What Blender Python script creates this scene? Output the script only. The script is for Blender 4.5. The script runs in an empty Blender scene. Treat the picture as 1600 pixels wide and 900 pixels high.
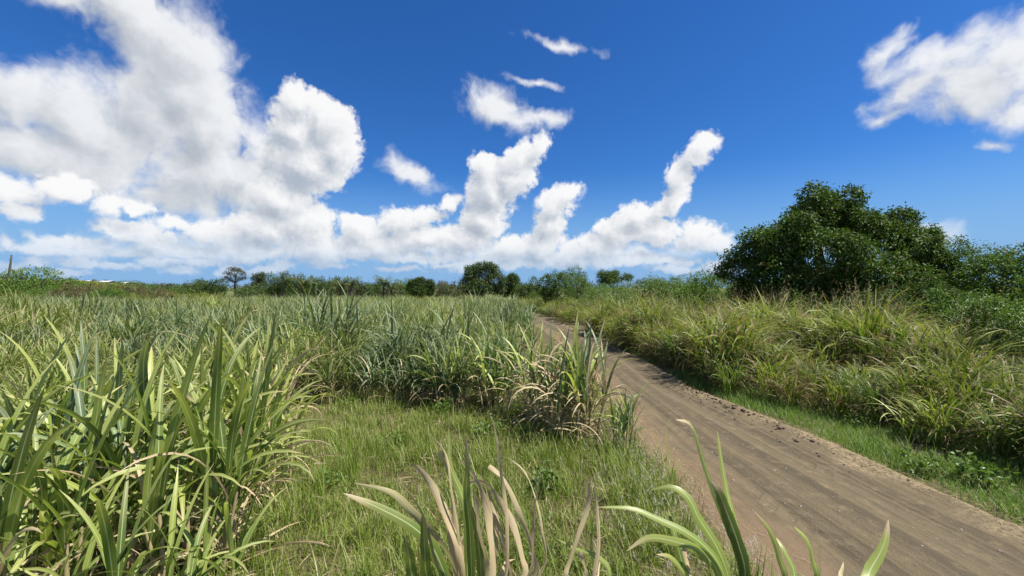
import bpy, math
import numpy as np

# ------------------------------------------------------------------ basics
scene = bpy.context.scene
COL = scene.collection
F = 644.0            # focal length in pixels of the 1600 px wide photograph
H = 2.2              # eye height in metres
rng = np.random.default_rng(11)
def R(a): return math.radians(a)

# ------------------------------------------------------------------ camera
cam_data = bpy.data.cameras.new('camera')
cam = bpy.data.objects.new('camera', cam_data); COL.objects.link(cam)
cam.location = (0, 0, H)
cam.rotation_euler = (R(90), 0, 0)
cam_data.sensor_width = 36.0
cam_data.lens = 36.0 * F / 1600.0
cam_data.clip_start = 0.05
cam_data.clip_end = 12000
scene.camera = cam

# ------------------------------------------------------------------ light and exposure
SUN_EL, SUN_AZ = 61.0, 106.0            # azimuth clockwise from the view direction (+Y)
SUN_STRENGTH, SKY_STRENGTH = 5.0, 0.050
sun_data = bpy.data.lights.new('sun', 'SUN')
sun_data.energy = SUN_STRENGTH
sun_data.angle = R(0.5)
sun_data.color = (1.0, 0.955, 0.88)
sun = bpy.data.objects.new('sun', sun_data); COL.objects.link(sun)
sun.rotation_euler = (R(90 - SUN_EL), 0, R(180 - SUN_AZ))
sun.location = (20, 10, 40)
scene.view_settings.view_transform = 'Standard'
scene.view_settings.look = 'None'
scene.view_settings.exposure = 0.90
scene.view_settings.gamma = 1.0
scene.render.engine = 'CYCLES'
cy = scene.cycles
cy.max_bounces = 6; cy.diffuse_bounces = 3; cy.glossy_bounces = 2
cy.transmission_bounces = 3; cy.transparent_max_bounces = 4
cy.use_denoising = True
cy.use_adaptive_sampling = True
cy.adaptive_threshold = 0.015
cy.sample_clamp_indirect = 6.0

# ------------------------------------------------------------------ node helper
class Nodes:
    def __init__(self, tree):
        self.t = tree; self.n = tree.nodes; self.l = tree.links
    def put(self, sock, val):
        if val is None: return
        if isinstance(val, bpy.types.NodeSocket): self.l.new(val, sock)
        else: sock.default_value = val
    def math(self, op, a, b=None, c=None, clamp=False):
        n = self.n.new('ShaderNodeMath'); n.operation = op; n.use_clamp = clamp
        self.put(n.inputs[0], a); self.put(n.inputs[1], b); self.put(n.inputs[2], c)
        return n.outputs[0]
    def vmath(self, op, a, b=None, s=None):
        n = self.n.new('ShaderNodeVectorMath'); n.operation = op
        self.put(n.inputs[0], a); self.put(n.inputs[1], b)
        if s is not None: self.put(n.inputs['Scale'], s)
        return n.outputs['Value'] if op in ('LENGTH', 'DOT_PRODUCT') else n.outputs[0]
    def noise(self, vec, scale, detail=4, rough=0.55, col=False, dist=0.0, lac=2.0, dim='3D'):
        n = self.n.new('ShaderNodeTexNoise'); n.noise_dimensions = dim
        self.put(n.inputs['Vector'], vec); n.inputs['Scale'].default_value = scale
        n.inputs['Detail'].default_value = detail; n.inputs['Roughness'].default_value = rough
        n.inputs['Distortion'].default_value = dist; n.inputs['Lacunarity'].default_value = lac
        return n.outputs['Color' if col else 'Fac']
    def step(self, v, a, b, lo=0.0, hi=1.0, smooth=True):
        n = self.n.new('ShaderNodeMapRange'); n.interpolation_type = 'SMOOTHSTEP' if smooth else 'LINEAR'
        self.put(n.inputs[0], v)
        for i, x in enumerate((a, b, lo, hi)): self.put(n.inputs[i + 1], x)
        return n.outputs[0]
    def mix(self, f, a, b, blend='MIX'):
        n = self.n.new('ShaderNodeMix'); n.data_type = 'RGBA'; n.blend_type = blend
        self.put(n.inputs['Factor'], f)
        for name, v in (('A', a), ('B', b)):
            s = [i for i in n.inputs if i.name == name and i.type == 'RGBA'][0]
            if isinstance(v, tuple) and len(v) == 3: v = (*v, 1)
            self.put(s, v)
        return [o for o in n.outputs if o.type == 'RGBA'][0]
    def xyz(self, v):
        n = self.n.new('ShaderNodeSeparateXYZ'); self.put(n.inputs[0], v); return n.outputs
    def comb(self, x, y, z):
        n = self.n.new('ShaderNodeCombineXYZ')
        for i, v in enumerate((x, y, z)): self.put(n.inputs[i], v)
        return n.outputs[0]

# ------------------------------------------------------------------ sky: clear blue air and fair-weather cumulus
world = bpy.data.worlds.new('World'); scene.world = world; world.use_nodes = True

def az_el(px, py):
    dx, dy = px - 800.0, 450.0 - py
    return math.atan2(dx, F), math.atan2(dy, math.hypot(dx, F))

def blob_params(px, py, rx, ry, rot):
    a, e = az_el(px, py)
    ax = az_el(px + 1, py); ay = az_el(px, py - 1)
    return a, e, rx * abs(ax[0] - a), ry * abs(ay[1] - e), R(rot)

#  bank of cumulus: centre, radii and tilt (degrees, counter-clockwise) of the puffs each cloud is heaped from
FIRM = [  # heaped, hard-edged clouds
    (470, 160, 34, 30, 0), (510, 190, 46, 36, 0), (462, 205, 46, 44, 0), (528, 235, 34, 42, 0), (485, 260, 58, 48, 0), (440, 245, 30, 30, 0),
    (838, 230, 22, 15, 40), (812, 246, 36, 22, 30), (800, 275, 34, 34, 0), (760, 262, 26, 22, 0), (768, 300, 38, 44, 0), (755, 345, 34, 38, 0), (725, 376, 50, 22, 0), (800, 388, 36, 18, 0),
    (888, 302, 22, 13, 15), (868, 318, 30, 24, 0), (858, 350, 26, 34, 0), (845, 385, 34, 26, 0),
    (1102, 220, 19, 14, 0), (1085, 243, 30, 20, 40), (1062, 272, 24, 22, 30), (1056, 302, 18, 24, -20), (1040, 326, 30, 14, 30),
    (1000, 340, 34, 24, 0), (965, 360, 34, 24, 0), (1020, 362, 48, 24, 0), (935, 385, 40, 18, 0), (1095, 362, 30, 17, -15), (1118, 380, 24, 14, 0), (1075, 378, 30, 12, 0), (900, 396, 36, 16, 0),
    (1014, 403, 16, 8, 0), (992, 412, 11, 5, 0), (704, 316, 18, 11, 30), (664, 338, 30, 15, 15), (625, 348, 42, 22, 15), (570, 358, 44, 22, 0), (660, 372, 60, 20, 0), (590, 384, 66, 17, 0),
    (440, 310, 48, 36, 0), (480, 350, 50, 30, 0), (505, 388, 80, 18, 0), (420, 358, 60, 28, 0), (340, 362, 46, 18, 0), (390, 390, 60, 14, 0),
    (205, 356, 48, 15, 0), (240, 372, 50, 13, 0), (100, 292, 56, 18, 10), (20, 300, 34, 22, 0), (28, 330, 32, 14, 0), (110, 378, 60, 10, 0), (60, 390, 50, 8, 0), (290, 392, 60, 9, 0), (170, 396, 60, 8, 0),
    (640, 402, 70, 9, 0), (790, 412, 44, 8, 0), (940, 408, 26, 9, 0), (1055, 420, 26, 6, 0), (700, 416, 26, 4, 0), (180, 318, 28, 15, 0), (215, 330, 30, 10, 0),
    (0, 376, 12, 9, 0), (270, 352, 22, 10, 0)]
_r = np.random.default_rng(4)
for _x in np.arange(-20, 1130, 34):      # the far deck, low over the horizon
    FIRM.append((_x + _r.normal(0, 12), 404 + _r.uniform(-8, 20), _r.uniform(16, 38), _r.uniform(4, 9), _r.normal(0, 4)))
SOFT = [  # large ragged cloud and loose wisps
    (225, 30, 100, 52, -25), (180, 15, 90, 30, -15), (285, 85, 70, 70, 0), (290, 150, 80, 70, 0), (320, 205, 72, 80, 0), (130, 190, 70, 62, 0), (180, 215, 100, 52, 8), (330, 275, 92, 50, 0), (235, 165, 60, 60, 0),
    (45, 160, 66, 44, -10), (40, 225, 80, 40, 0), (150, 262, 110, 34, 0), (260, 305, 80, 22, 0), (392, 270, 46, 52, 0), (100, 8, 60, 16, -10), (395, 220, 30, 24, 0), (90, 240, 90, 36, 0),
    (774, 162, 30, 18, -10), (795, 182, 32, 14, -15), (846, 184, 20, 8, 0), (643, 270, 26, 12, -25),
    (872, 69, 22, 4, -12), (836, 126, 18, 3, -14),
    (1545, 130, 90, 44, -18), (1480, 78, 62, 18, 5), (1575, 75, 60, 30, -20), (1440, 130, 46, 12, 25), (1590, 165, 70, 16, -10), (1600, 40, 14, 12, 0), (1465, 362, 24, 11, -25), (1383, 191, 16, 6, 15), (1400, 66, 26, 14, 30), (1550, 225, 12, 3, 0),
    (560, 386, 150, 12, 0), (340, 388, 120, 10, 0), (800, 398, 90, 10, 0), (965, 398, 60, 8, 0), (140, 386, 90, 7, 0)]

#            warp amount, warp scale, billow size, billow scale, fray size, fray scale, bias, light step, contrast, depth, depth shade, base light
FIRM_LOOK = (0.036, 10.0, 0.068, 22.0, 0.022, 60.0, -0.003, 0.036, 15.0, 0.06, 0.34, 0.68)
SOFT_LOOK = (0.055, 6.5, 0.095, 12.0, 0.055, 20.0, 0.012, 0.045, 10.0, 0.12, 0.46, 0.74)
def build_world():
    t = world.node_tree; t.nodes.clear(); N = Nodes(t)
    out = t.nodes.new('ShaderNodeOutputWorld')
    sky = t.nodes.new('ShaderNodeTexSky'); sky.sky_type = 'NISHITA'; sky.sun_disc = False
    sky.sun_elevation = R(SUN_EL); sky.sun_rotation = R(SUN_AZ)
    sky.air_density = 1.0; sky.dust_density = 0.25; sky.ozone_density = 2.2; sky.altitude = 0
    hs = t.nodes.new('ShaderNodeHueSaturation')
    hs.inputs['Saturation'].default_value = 1.22; hs.inputs['Value'].default_value = 0.86
    t.links.new(sky.outputs[0], hs.inputs['Color'])
    tc = t.nodes.new('ShaderNodeTexCoord')
    P = N.vmath('NORMALIZE', tc.outputs['Generated'])
    x, y, z = N.xyz(P)
    AZ = N.math('ARCTAN2', x, y); EL = N.math('ARCSINE', z)
    AE = N.comb(AZ, EL, 0.0)
    # deep tropical blue, paler and never yellow down at the horizon
    blue = N.vmath('MULTIPLY', hs.outputs[0], (0.56, 1.05, 1.62))
    blue = N.mix(N.step(z, 0.0, 0.28, 1.0, 0.0), blue, (2.75, 5.0, 8.3))
    def bgnode(col):
        b = t.nodes.new('ShaderNodeBackground'); b.inputs[1].default_value = SKY_STRENGTH
        N.put(b.inputs[0], col); return b.outputs[0]
    W, WN, WAE, Wz, Wblue = t, N, AE, z, blue
    def clouds(firm, soft):
        """one stretch of sky, built as a node group of its own"""
        g = bpy.data.node_groups.new('stretch_of_sky', 'ShaderNodeTree')
        for nm, ty in (('AE', 'NodeSocketVector'), ('z', 'NodeSocketFloat'), ('Blue', 'NodeSocketColor')):
            g.interface.new_socket(nm, in_out='INPUT', socket_type=ty)
        g.interface.new_socket('Sky', in_out='OUTPUT', socket_type='NodeSocketShader')
        gi = g.nodes.new('NodeGroupInput'); go = g.nodes.new('NodeGroupOutput')
        g.links.new(stretch(g, gi.outputs[0], gi.outputs[1], gi.outputs[2], firm, soft), go.inputs[0])
        n = W.nodes.new('ShaderNodeGroup'); n.node_tree = g
        for i, v in enumerate((WAE, Wz, Wblue)): W.links.new(v, n.inputs[i])
        return n.outputs[0]
    FB = [blob_params(*b) for b in FIRM]; SB = [blob_params(*b) for b in SOFT]
    edges = [R(a) for a in (-58, -47, -40, -34, -28, -22, -16, -10, -5, 0, 5, 10, 16, 22, 28, 38, 45, 58)]
    sh = clouds('scattered', None)                            # beyond the frame: the same kind of cloud, at random
    for lo, hi in zip(edges[:-1], edges[1:]):
        def near(B, m, l, h): return [b for b in B if b[0] + max(b[2], b[3]) * 1.1 + m > lo and b[0] - max(b[2], b[3]) * 1.1 - m < hi
                                      and b[1] + max(b[2], b[3]) * 1.1 + m > l and b[1] - max(b[2], b[3]) * 1.1 - m < h]
        split = R(14)
        high = clouds(near(FB, .06, split, 9), near(SB, .085, split, 9)); low = clouds(near(FB, .06, -9, split), near(SB, .085, -9, split))
        m1 = t.nodes.new('ShaderNodeMixShader'); t.links.new(N.math('GREATER_THAN', EL, split), m1.inputs[0])
        t.links.new(low, m1.inputs[1]); t.links.new(high, m1.inputs[2])
        inside = N.math('MULTIPLY', N.math('GREATER_THAN', AZ, lo), N.math('LESS_THAN', AZ, hi))
        mx = t.nodes.new('ShaderNodeMixShader'); t.links.new(inside, mx.inputs[0])
        t.links.new(sh, mx.inputs[1]); t.links.new(m1.outputs[0], mx.inputs[2]); sh = mx.outputs[0]
    mx = t.nodes.new('ShaderNodeMixShader'); t.links.new(N.math('LESS_THAN', EL, -0.03), mx.inputs[0])
    t.links.new(sh, mx.inputs[1]); t.links.new(bgnode(blue), mx.inputs[2])
    t.links.new(mx.outputs[0], out.inputs[0])

def stretch(t, AE, z, blue, firm, soft):
    N = Nodes(t)
    own = 2e-6 * len(bpy.data.node_groups)      # keeps each stretch's nodes apart so only the one looked at is evaluated
    def bgnode(col):
        b = t.nodes.new('ShaderNodeBackground'); b.inputs[1].default_value = SKY_STRENGTH
        N.put(b.inputs[0], col); return b.outputs[0]
    def puffs(blobs, ae, k):
        """smooth union of the puffs: positive inside"""
        acc = None; ax = N.xyz(ae)
        for (a, e, ra, re, rot) in blobs:
            m = t.nodes.new('ShaderNodeMapping'); m.vector_type = 'TEXTURE'
            # the third axis only keeps the puffs in sequence (divided away by the scale below)
            t.links.new(N.comb(ax[0], ax[1], 0.0 if acc is None else acc), m.inputs['Vector'])
            m.inputs['Location'].default_value = (a, e, 0); m.inputs['Rotation'].default_value = (0, 0, rot)
            m.inputs['Scale'].default_value = (ra, re, 1e7)
            rm = min(ra, re) * 0.7 + 0.012
            d = N.math('MULTIPLY_ADD', N.vmath('LENGTH', m.outputs[0]), -rm, rm)
            acc = d if acc is None else N.math('SMOOTH_MAX', acc, d, k)
        return acc
    def scattered(ae, k):
        return N.math('MULTIPLY_ADD', N.noise(ae, 2.3, 2, 0.5, dim='2D'), 0.9, -0.54)
    def billow(v2, sc, det, rough=0.6):
        v = t.nodes.new('ShaderNodeTexVoronoi'); v.feature = 'F1'; v.voronoi_dimensions = '2D'
        v.inputs['Scale'].default_value = sc; v.inputs['Detail'].default_value = det
        v.inputs['Roughness'].default_value = rough; v.normalize = True
        t.links.new(v2, v.inputs['Vector']); return v.outputs['Distance']
    SD = (0.55, 0.83)          # towards the sun as seen in this part of the sky: up and to the right
    def layer(union, k, wamt, wsc, bamp, bsc, namp, nsc, bias, eps, ky, kd, kt, kb):
        n = N.noise(AE, wsc, 4, 0.6, col=True, dim='2D')      # turbulence that frays the outlines
        w = N.vmath('MULTIPLY', N.vmath('SUBTRACT', n, (0.5, 0.5, 0.5)), (wamt, wamt, 0))
        def dens(off, fine):
            ae = N.vmath('ADD', N.vmath('ADD', AE, w), (own, 0, 0) if off is None else (off[0] + own, off[1], 0))
            f = union(ae, k)
            b = billow(ae, bsc, 3.0 if fine else 1.5)
            f = N.math('ADD', f, N.math('MULTIPLY_ADD', N.math('MULTIPLY', b, b), -bamp, bamp * 0.30 + bias))
            nn = N.noise(ae, nsc, 6 if fine else 3, 0.58, dim='2D')
            return N.math('ADD', f, N.math('MULTIPLY_ADD', nn, namp, -namp * 0.5))
        d0 = dens(None, True)
        d1 = dens((SD[0] * eps, SD[1] * eps, 0), True)       # how much cloud lies in the light's way
        light = N.math('MULTIPLY_ADD', N.math('SUBTRACT', d0, d1), ky, kb)
        light = N.math('SUBTRACT', light, N.math('MULTIPLY', N.step(d0, 0.0, kd), kt))
        return d0, N.step(light, 0.0, 1.0)
    def union_of(B): return scattered if B == 'scattered' else (lambda ae, k: puffs(B, ae, k))
    col = blue
    if soft:
        d2, l2 = layer(union_of(soft), 0.03, *SOFT_LOOK)
        c2 = N.mix(l2, (5.0, 5.45, 6.0), (9.6, 9.75, 10.0))
        col = N.mix(N.step(d2, 0.0, 0.050, 0.0, 0.97), col, c2)
    if firm:
        d1, l1 = layer(union_of(firm), 0.010, *FIRM_LOOK)
        c1 = N.mix(l1, (4.7, 5.3, 6.2), (10.4, 10.4, 10.4))
        col = N.mix(N.step(d1, 0.0, 0.018, 0.0, 0.98), col, c1)
    if firm or soft: col = N.mix(N.step(z, 0.0, 0.13, 0.62, 0.0), col, blue)   # air between us and the lowest clouds
    return bgnode(col)

build_world()
world.cycles.sampling_method = 'MANUAL'; world.cycles.sample_map_resolution = 512

# ------------------------------------------------------------------ helpers for meshes and objects
def tag(o, label=None, cat=None, group=None, kind=None):
    if label: o['label'] = label
    if cat: o['category'] = cat
    if group: o['group'] = group
    if kind: o['kind'] = kind
    return o

def make_mesh(name, V, faces, mat, T=None, smooth=True):
    """faces: list of (m,k) index arrays, k = 3 or 4; T: (n,4) numbers kept per vertex as 'tint'"""
    me = bpy.data.meshes.new(name)
    V = np.asarray(V, np.float32)
    faces = [np.asarray(f, np.int32) for f in (faces if isinstance(faces, list) else [faces]) if len(f)]
    nl = sum(f.size for f in faces); npoly = sum(len(f) for f in faces)
    me.vertices.add(len(V)); me.vertices.foreach_set('co', V.ravel())
    me.loops.add(nl); me.polygons.add(npoly)
    me.loops.foreach_set('vertex_index', np.concatenate([f.ravel() for f in faces]))
    tot = np.concatenate([np.full(len(f), f.shape[1], np.int32) for f in faces])
    st = np.concatenate([[0], np.cumsum(tot)[:-1]]).astype(np.int32)
    me.polygons.foreach_set('loop_start', st)
    if smooth: me.polygons.foreach_set('use_smooth', np.ones(npoly, bool))
    if T is not None:
        a = me.attributes.new('tint', 'FLOAT_COLOR', 'POINT')
        a.data.foreach_set('color', np.asarray(T, np.float32).ravel())
    me.materials.append(mat)
    me.update(calc_edges=True); me.validate()
    return me

def obj(name, data, parent=None, loc=(0, 0, 0), rot=(0, 0, 0), scl=1.0):
    o = bpy.data.objects.new(name, data); COL.objects.link(o)
    o.location = loc; o.rotation_euler = rot
    o.scale = (scl, scl, scl) if not hasattr(scl, '__len__') else scl
    if parent is not None: o.parent = parent
    return o

def copy_tree(o, parent=None):
    c = o.copy(); COL.objects.link(c); c.parent = parent
    for ch in o.children: copy_tree(ch, c)
    return c

class Bag:
    """collects pieces of geometry that belong to one part"""
    def __init__(s): s.V = []; s.Q = []; s.Tr = []; s.T = []; s.n = 0
    def add(s, V, Fq=None, Ft=None, T=None):
        s.V.append(np.asarray(V, float))
        if Fq is not None and len(Fq): s.Q.append(np.asarray(Fq) + s.n)
        if Ft is not None and len(Ft): s.Tr.append(np.asarray(Ft) + s.n)
        s.T.append(np.zeros((len(V), 4)) if T is None else T)
        s.n += len(V)
    def mesh(s, name, mat, smooth=True):
        fs = []
        if s.Q: fs.append(np.concatenate(s.Q))
        if s.Tr: fs.append(np.concatenate(s.Tr))
        return make_mesh(name, np.concatenate(s.V), fs, mat, np.concatenate(s.T), smooth)

def ribbons(P0, az, t0, t1, p, L, W, S=6, fold=0.25, twist=0.0, rnd=None, dry=None, across=3, wprof='cane', wob=0.0, r=rng):
    """N arching blades: start points, heading, start and end lean from vertical, length, width"""
    N = len(P0); P = np.array(P0, float)
    az, t0, t1, L, W = [np.broadcast_to(np.asarray(q, float), (N,)) for q in (az, t0, t1, L, W)]
    twist = np.broadcast_to(np.asarray(twist, float), (N,))
    rnd = r.random(N) if rnd is None else rnd
    dry = np.zeros(N) if dry is None else np.broadcast_to(dry, (N,))
    wa = r.normal(0, 1, N) * wob
    rows = []; tints = []
    for i in range(S + 1):
        v = i / S
        t = t0 + (t1 - t0) * v ** p
        a = az + wa * v * v
        d = np.stack([np.sin(t) * np.cos(a), np.sin(t) * np.sin(a), np.cos(t)], 1)
        if i: P = P + d * (L / S)[:, None]
        side = np.stack([-np.sin(a), np.cos(a), np.zeros(N)], 1)
        nrm = np.cross(d, side)
        tw = twist * v
        side = side * np.cos(tw)[:, None] + nrm * np.sin(tw)[:, None]
        nrm = np.cross(d, side)
        if wprof == 'cane': w = (0.5 + 0.5 * min(1, v / 0.3)) * max(0.0, 1 - v ** 2.6) ** 0.75 + 0.02
        else: w = (0.7 + 0.3 * min(1, v / 0.2)) * max(0.0, 1 - v ** 1.8) + 0.03
        h = (W * w * 0.5)[:, None]
        if across == 3:
            rows += [P - side * h, P + nrm * h * fold, P + side * h]; us = (0, .5, 1)
        else:
            rows += [P - side * h, P + side * h]; us = (0, 1)
        for u in us: tints.append(np.stack([rnd, np.full(N, v), np.full(N, u), dry], 1))
    V = np.stack(rows, 1).reshape(-1, 3); T = np.stack(tints, 1).reshape(-1, 4)
    k = across; base = (np.arange(N) * (S + 1) * k)[:, None]
    q = []
    for i in range(S):
        for j in range(k - 1):
            q.append([i * k + j, i * k + j + 1, (i + 1) * k + j + 1, (i + 1) * k + j])
    Q = (base[:, :, None] + np.array(q)[None]).reshape(-1, 4)
    return V, Q, T

def tube(path, rad, sides=6, rnd=0.5):
    path = np.asarray(path, float); rad = np.broadcast_to(np.asarray(rad, float), (len(path),))
    tan = np.gradient(path, axis=0); tan /= np.linalg.norm(tan, axis=1)[:, None] + 1e-9
    ref = np.array([0.31, 0.95, 0.05]); V = []
    for p, t, rr in zip(path, tan, rad):
        a = np.cross(t, ref); a /= np.linalg.norm(a) + 1e-9; b = np.cross(t, a)
        th = np.arange(sides) * 2 * math.pi / sides
        V.append(p + rr * (np.cos(th)[:, None] * a + np.sin(th)[:, None] * b))
    V = np.concatenate(V); Q = []
    for i in range(len(path) - 1):
        for j in range(sides):
            k = (j + 1) % sides
            Q.append([i * sides + j, i * sides + k, (i + 1) * sides + k, (i + 1) * sides + j])
    T = np.zeros((len(V), 4)); T[:, 0] = rnd; T[:, 1] = np.repeat(np.linspace(0, 1, len(path)), sides)
    return V, np.array(Q), T

def vnoise(x, y, seed=0):
    """smooth value noise, 0..1"""
    x = np.asarray(x, float); y = np.asarray(y, float)
    xi = np.floor(x).astype(np.int64); yi = np.floor(y).astype(np.int64); fx = x - xi; fy = y - yi
    fx = fx * fx * (3 - 2 * fx); fy = fy * fy * (3 - 2 * fy)
    def h(a, b):
        n = (a * 374761393 + b * 668265263 + seed * 982451653) & 0x7fffffff
        n = ((n ^ (n >> 13)) * 1274126177) & 0x7fffffff
        return ((n ^ (n >> 16)) & 0xffff) / 65535.0
    return (h(xi, yi) * (1 - fx) + h(xi + 1, yi) * fx) * (1 - fy) + (h(xi, yi + 1) * (1 - fx) + h(xi + 1, yi + 1) * fx) * fy

def sstep(v, a, b):
    t = np.clip((np.asarray(v, float) - a) / (b - a), 0, 1); return t * t * (3 - 2 * t)

# ------------------------------------------------------------------ materials
def new_mat(name):
    m = bpy.data.materials.new(name); m.use_nodes = True; m.node_tree.nodes.clear()
    return m, Nodes(m.node_tree)

def blade_mat(name, ca, cb, tip, dead, rib=None, transl=0.35, rough=0.42, spec=0.5, tip_at=0.86, objvar=0.25):
    """leaf blade: two greens by leaf, pale midrib, browned tip; dead leaves bleached tan"""
    m, N = new_mat(name); t = m.node_tree
    at = t.nodes.new('ShaderNodeAttribute'); at.attribute_name = 'tint'
    s = t.nodes.new('ShaderNodeSeparateColor'); t.links.new(at.outputs['Color'], s.inputs[0])
    oi = t.nodes.new('ShaderNodeObjectInfo')
    rnd = N.math('ADD', N.math('MULTIPLY', s.outputs[0], 0.5), N.math('MULTIPLY', oi.outputs['Random'], 0.5))
    tc = t.nodes.new('ShaderNodeTexCoord')
    nz = N.noise(tc.outputs['Object'], 9.0, 3, 0.6)
    col = N.mix(rnd, ca, cb)
    # yellowing towards the tip, brown at the very end
    v = s.outputs[1]
    yel = N.step(N.math('ADD', v, N.math('MULTIPLY_ADD', nz, 0.5, -0.25)), 0.35, 1.05, 0.0, 0.55)
    col = N.mix(yel, col, tuple(0.5 * (a + b) for a, b in zip(cb, tip)))
    brown = N.step(N.math('ADD', v, N.math('MULTIPLY_ADD', rnd, 0.22, -0.2)), tip_at, tip_at + 0.1)
    col = N.mix(brown, col, tip)
    deadc = N.mix(N.math('ADD', N.math('MULTIPLY', rnd, 0.6), N.math('MULTIPLY_ADD', nz, 0.8, -0.2), clamp=True), dead, tuple(c * 0.55 for c in dead))
    streak = N.noise(N.comb(N.math('MULTIPLY', s.outputs[2], 5.0), N.math('MULTIPLY', v, 3.0), N.math('MULTIPLY', s.outputs[0], 50.0)), 1.0, 3, 0.6)
    deadc = N.mix(N.step(streak, 0.5, 0.72, 0.0, 0.6), deadc, (0.27, 0.15, 0.07))
    col = N.mix(at.outputs['Alpha'], col, deadc)
    if rib:
        u = N.math('ABSOLUTE', N.math('SUBTRACT', s.outputs[2], 0.5))
        # fine veins along the blade
        vein = N.noise(N.comb(N.math('MULTIPLY', s.outputs[2], 26.0), N.math('MULTIPLY', v, 0.8), N.math('MULTIPLY', s.outputs[0], 40.0)), 1.0, 2, 0.5)
        col = N.mix(N.step(vein, 0.35, 0.75, 0.0, 0.28), col, N.mix(0.4, col, rib))
        blot = N.noise(tc.outputs['Object'], 42.0, 3, 0.6)
        margin = N.math('MULTIPLY', N.step(u, 0.36, 0.5), N.step(blot, 0.45, 0.62))
        spots = N.math('MAXIMUM', margin, N.step(blot, 0.66, 0.72))
        col = N.mix(N.math('MULTIPLY', spots, 0.7), col, (0.33, 0.23, 0.10))
        col = N.mix(N.step(u, 0.03, 0.07, 0.9, 0.0), col, rib)
    b = N.math('MULTIPLY_ADD', oi.outputs['Random'], objvar, 1.0 - objvar / 2)
    col = N.vmath('SCALE', col, s=b)
    pr = t.nodes.new('ShaderNodeBsdfPrincipled'); tr = t.nodes.new('ShaderNodeBsdfTranslucent')
    t.links.new(col, pr.inputs['Base Color'])
    pr.inputs['Roughness'].default_value = rough; pr.inputs['Specular IOR Level'].default_value = spec
    tcol = N.mix(at.outputs['Alpha'], N.vmath('MULTIPLY', col, (1.15, 1.25, 0.6)), col)
    t.links.new(tcol, tr.inputs[0])
    mx = t.nodes.new('ShaderNodeMixShader'); mx.inputs[0].default_value = transl
    t.links.new(pr.outputs[0], mx.inputs[1]); t.links.new(tr.outputs[0], mx.inputs[2])
    o = t.nodes.new('ShaderNodeOutputMaterial'); t.links.new(mx.outputs[0], o.inputs[0])
    return m

def leaf_mat(name, ca, cb, rough=0.48, spec=0.3, transl=0.22, cc=None, amount=0.06):
    m, N = new_mat(name); t = m.node_tree
    at = t.nodes.new('ShaderNodeAttribute'); at.attribute_name = 'tint'
    s = t.nodes.new('ShaderNodeSeparateColor'); t.links.new(at.outputs['Color'], s.inputs[0])
    oi = t.nodes.new('ShaderNodeObjectInfo')
    col = N.mix(s.outputs[0], ca, cb)
    if cc: col = N.mix(N.step(s.outputs[1], 1 - amount, 1 - amount + 0.02), col, cc)
    col = N.vmath('SCALE', col, s=N.math('MULTIPLY_ADD', oi.outputs['Random'], 0.35, 0.82))
    pr = t.nodes.new('ShaderNodeBsdfPrincipled'); tr = t.nodes.new('ShaderNodeBsdfTranslucent')
    t.links.new(col, pr.inputs['Base Color']); pr.inputs['Roughness'].default_value = rough
    pr.inputs['Specular IOR Level'].default_value = spec
    t.links.new(N.vmath('MULTIPLY', col, (1.2, 1.3, 0.5)), tr.inputs[0])
    mx = t.nodes.new('ShaderNodeMixShader'); mx.inputs[0].default_value = transl
    t.links.new(pr.outputs[0], mx.inputs[1]); t.links.new(tr.outputs[0], mx.inputs[2])
    o = t.nodes.new('ShaderNodeOutputMaterial'); t.links.new(mx.outputs[0], o.inputs[0])
    return m

def rough_mat(name, ca, cb, scale=6.0, rough=0.9, bump=0.3, stretch=(1, 1, 1)):
    m, N = new_mat(name); t = m.node_tree
    tc = t.nodes.new('ShaderNodeTexCoord')
    v = N.vmath('MULTIPLY', tc.outputs['Object'], stretch)
    n1 = N.noise(v, scale, 6, 0.65)
    col = N.mix(N.step(n1, 0.3, 0.7), ca, cb)
    pr = t.nodes.new('ShaderNodeBsdfPrincipled'); pr.inputs['Roughness'].default_value = rough
    pr.inputs['Specular IOR Level'].default_value = 0.2
    t.links.new(col, pr.inputs['Base Color'])
    bp = t.nodes.new('ShaderNodeBump'); bp.inputs['Strength'].default_value = bump; bp.inputs['Distance'].default_value = 0.03
    t.links.new(n1, bp.inputs['Height']); t.links.new(bp.outputs[0], pr.inputs['Normal'])
    o = t.nodes.new('ShaderNodeOutputMaterial'); t.links.new(pr.outputs[0], o.inputs[0])
    return m

TAN = (0.66, 0.51, 0.31)
M_CANE = blade_mat('cane_leaf', (0.044, 0.092, 0.013), (0.190, 0.262, 0.042), (0.50, 0.40, 0.20), TAN, rib=(0.42, 0.47, 0.24), transl=0.36, spec=0.3, rough=0.48)
M_CANE_BLUE = blade_mat('cane_leaf_bluish', (0.032, 0.075, 0.026), (0.118, 0.190, 0.060), (0.44, 0.40, 0.24), TAN, rib=(0.36, 0.43, 0.28), transl=0.30, spec=0.33, rough=0.48)
M_CANE_YEL = blade_mat('cane_leaf_yellowish', (0.19, 0.28, 0.045), (0.35, 0.41, 0.085), (0.52, 0.40, 0.20), TAN, rib=(0.52, 0.54, 0.28), transl=0.38)
M_DEADCANE = blade_mat('dead_cane_leaf', (0.2, 0.18, 0.08), (0.3, 0.25, 0.12), (0.3, 0.22, 0.12), (0.40, 0.295, 0.165), transl=0.2, rough=0.6, spec=0.2)
M_TALL = blade_mat('tall_grass_blade', (0.036, 0.090, 0.010), (0.205, 0.255, 0.028), (0.38, 0.30, 0.13), (0.34, 0.23, 0.13), transl=0.34, rough=0.5, spec=0.28, tip_at=0.8, objvar=0.4)
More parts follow.
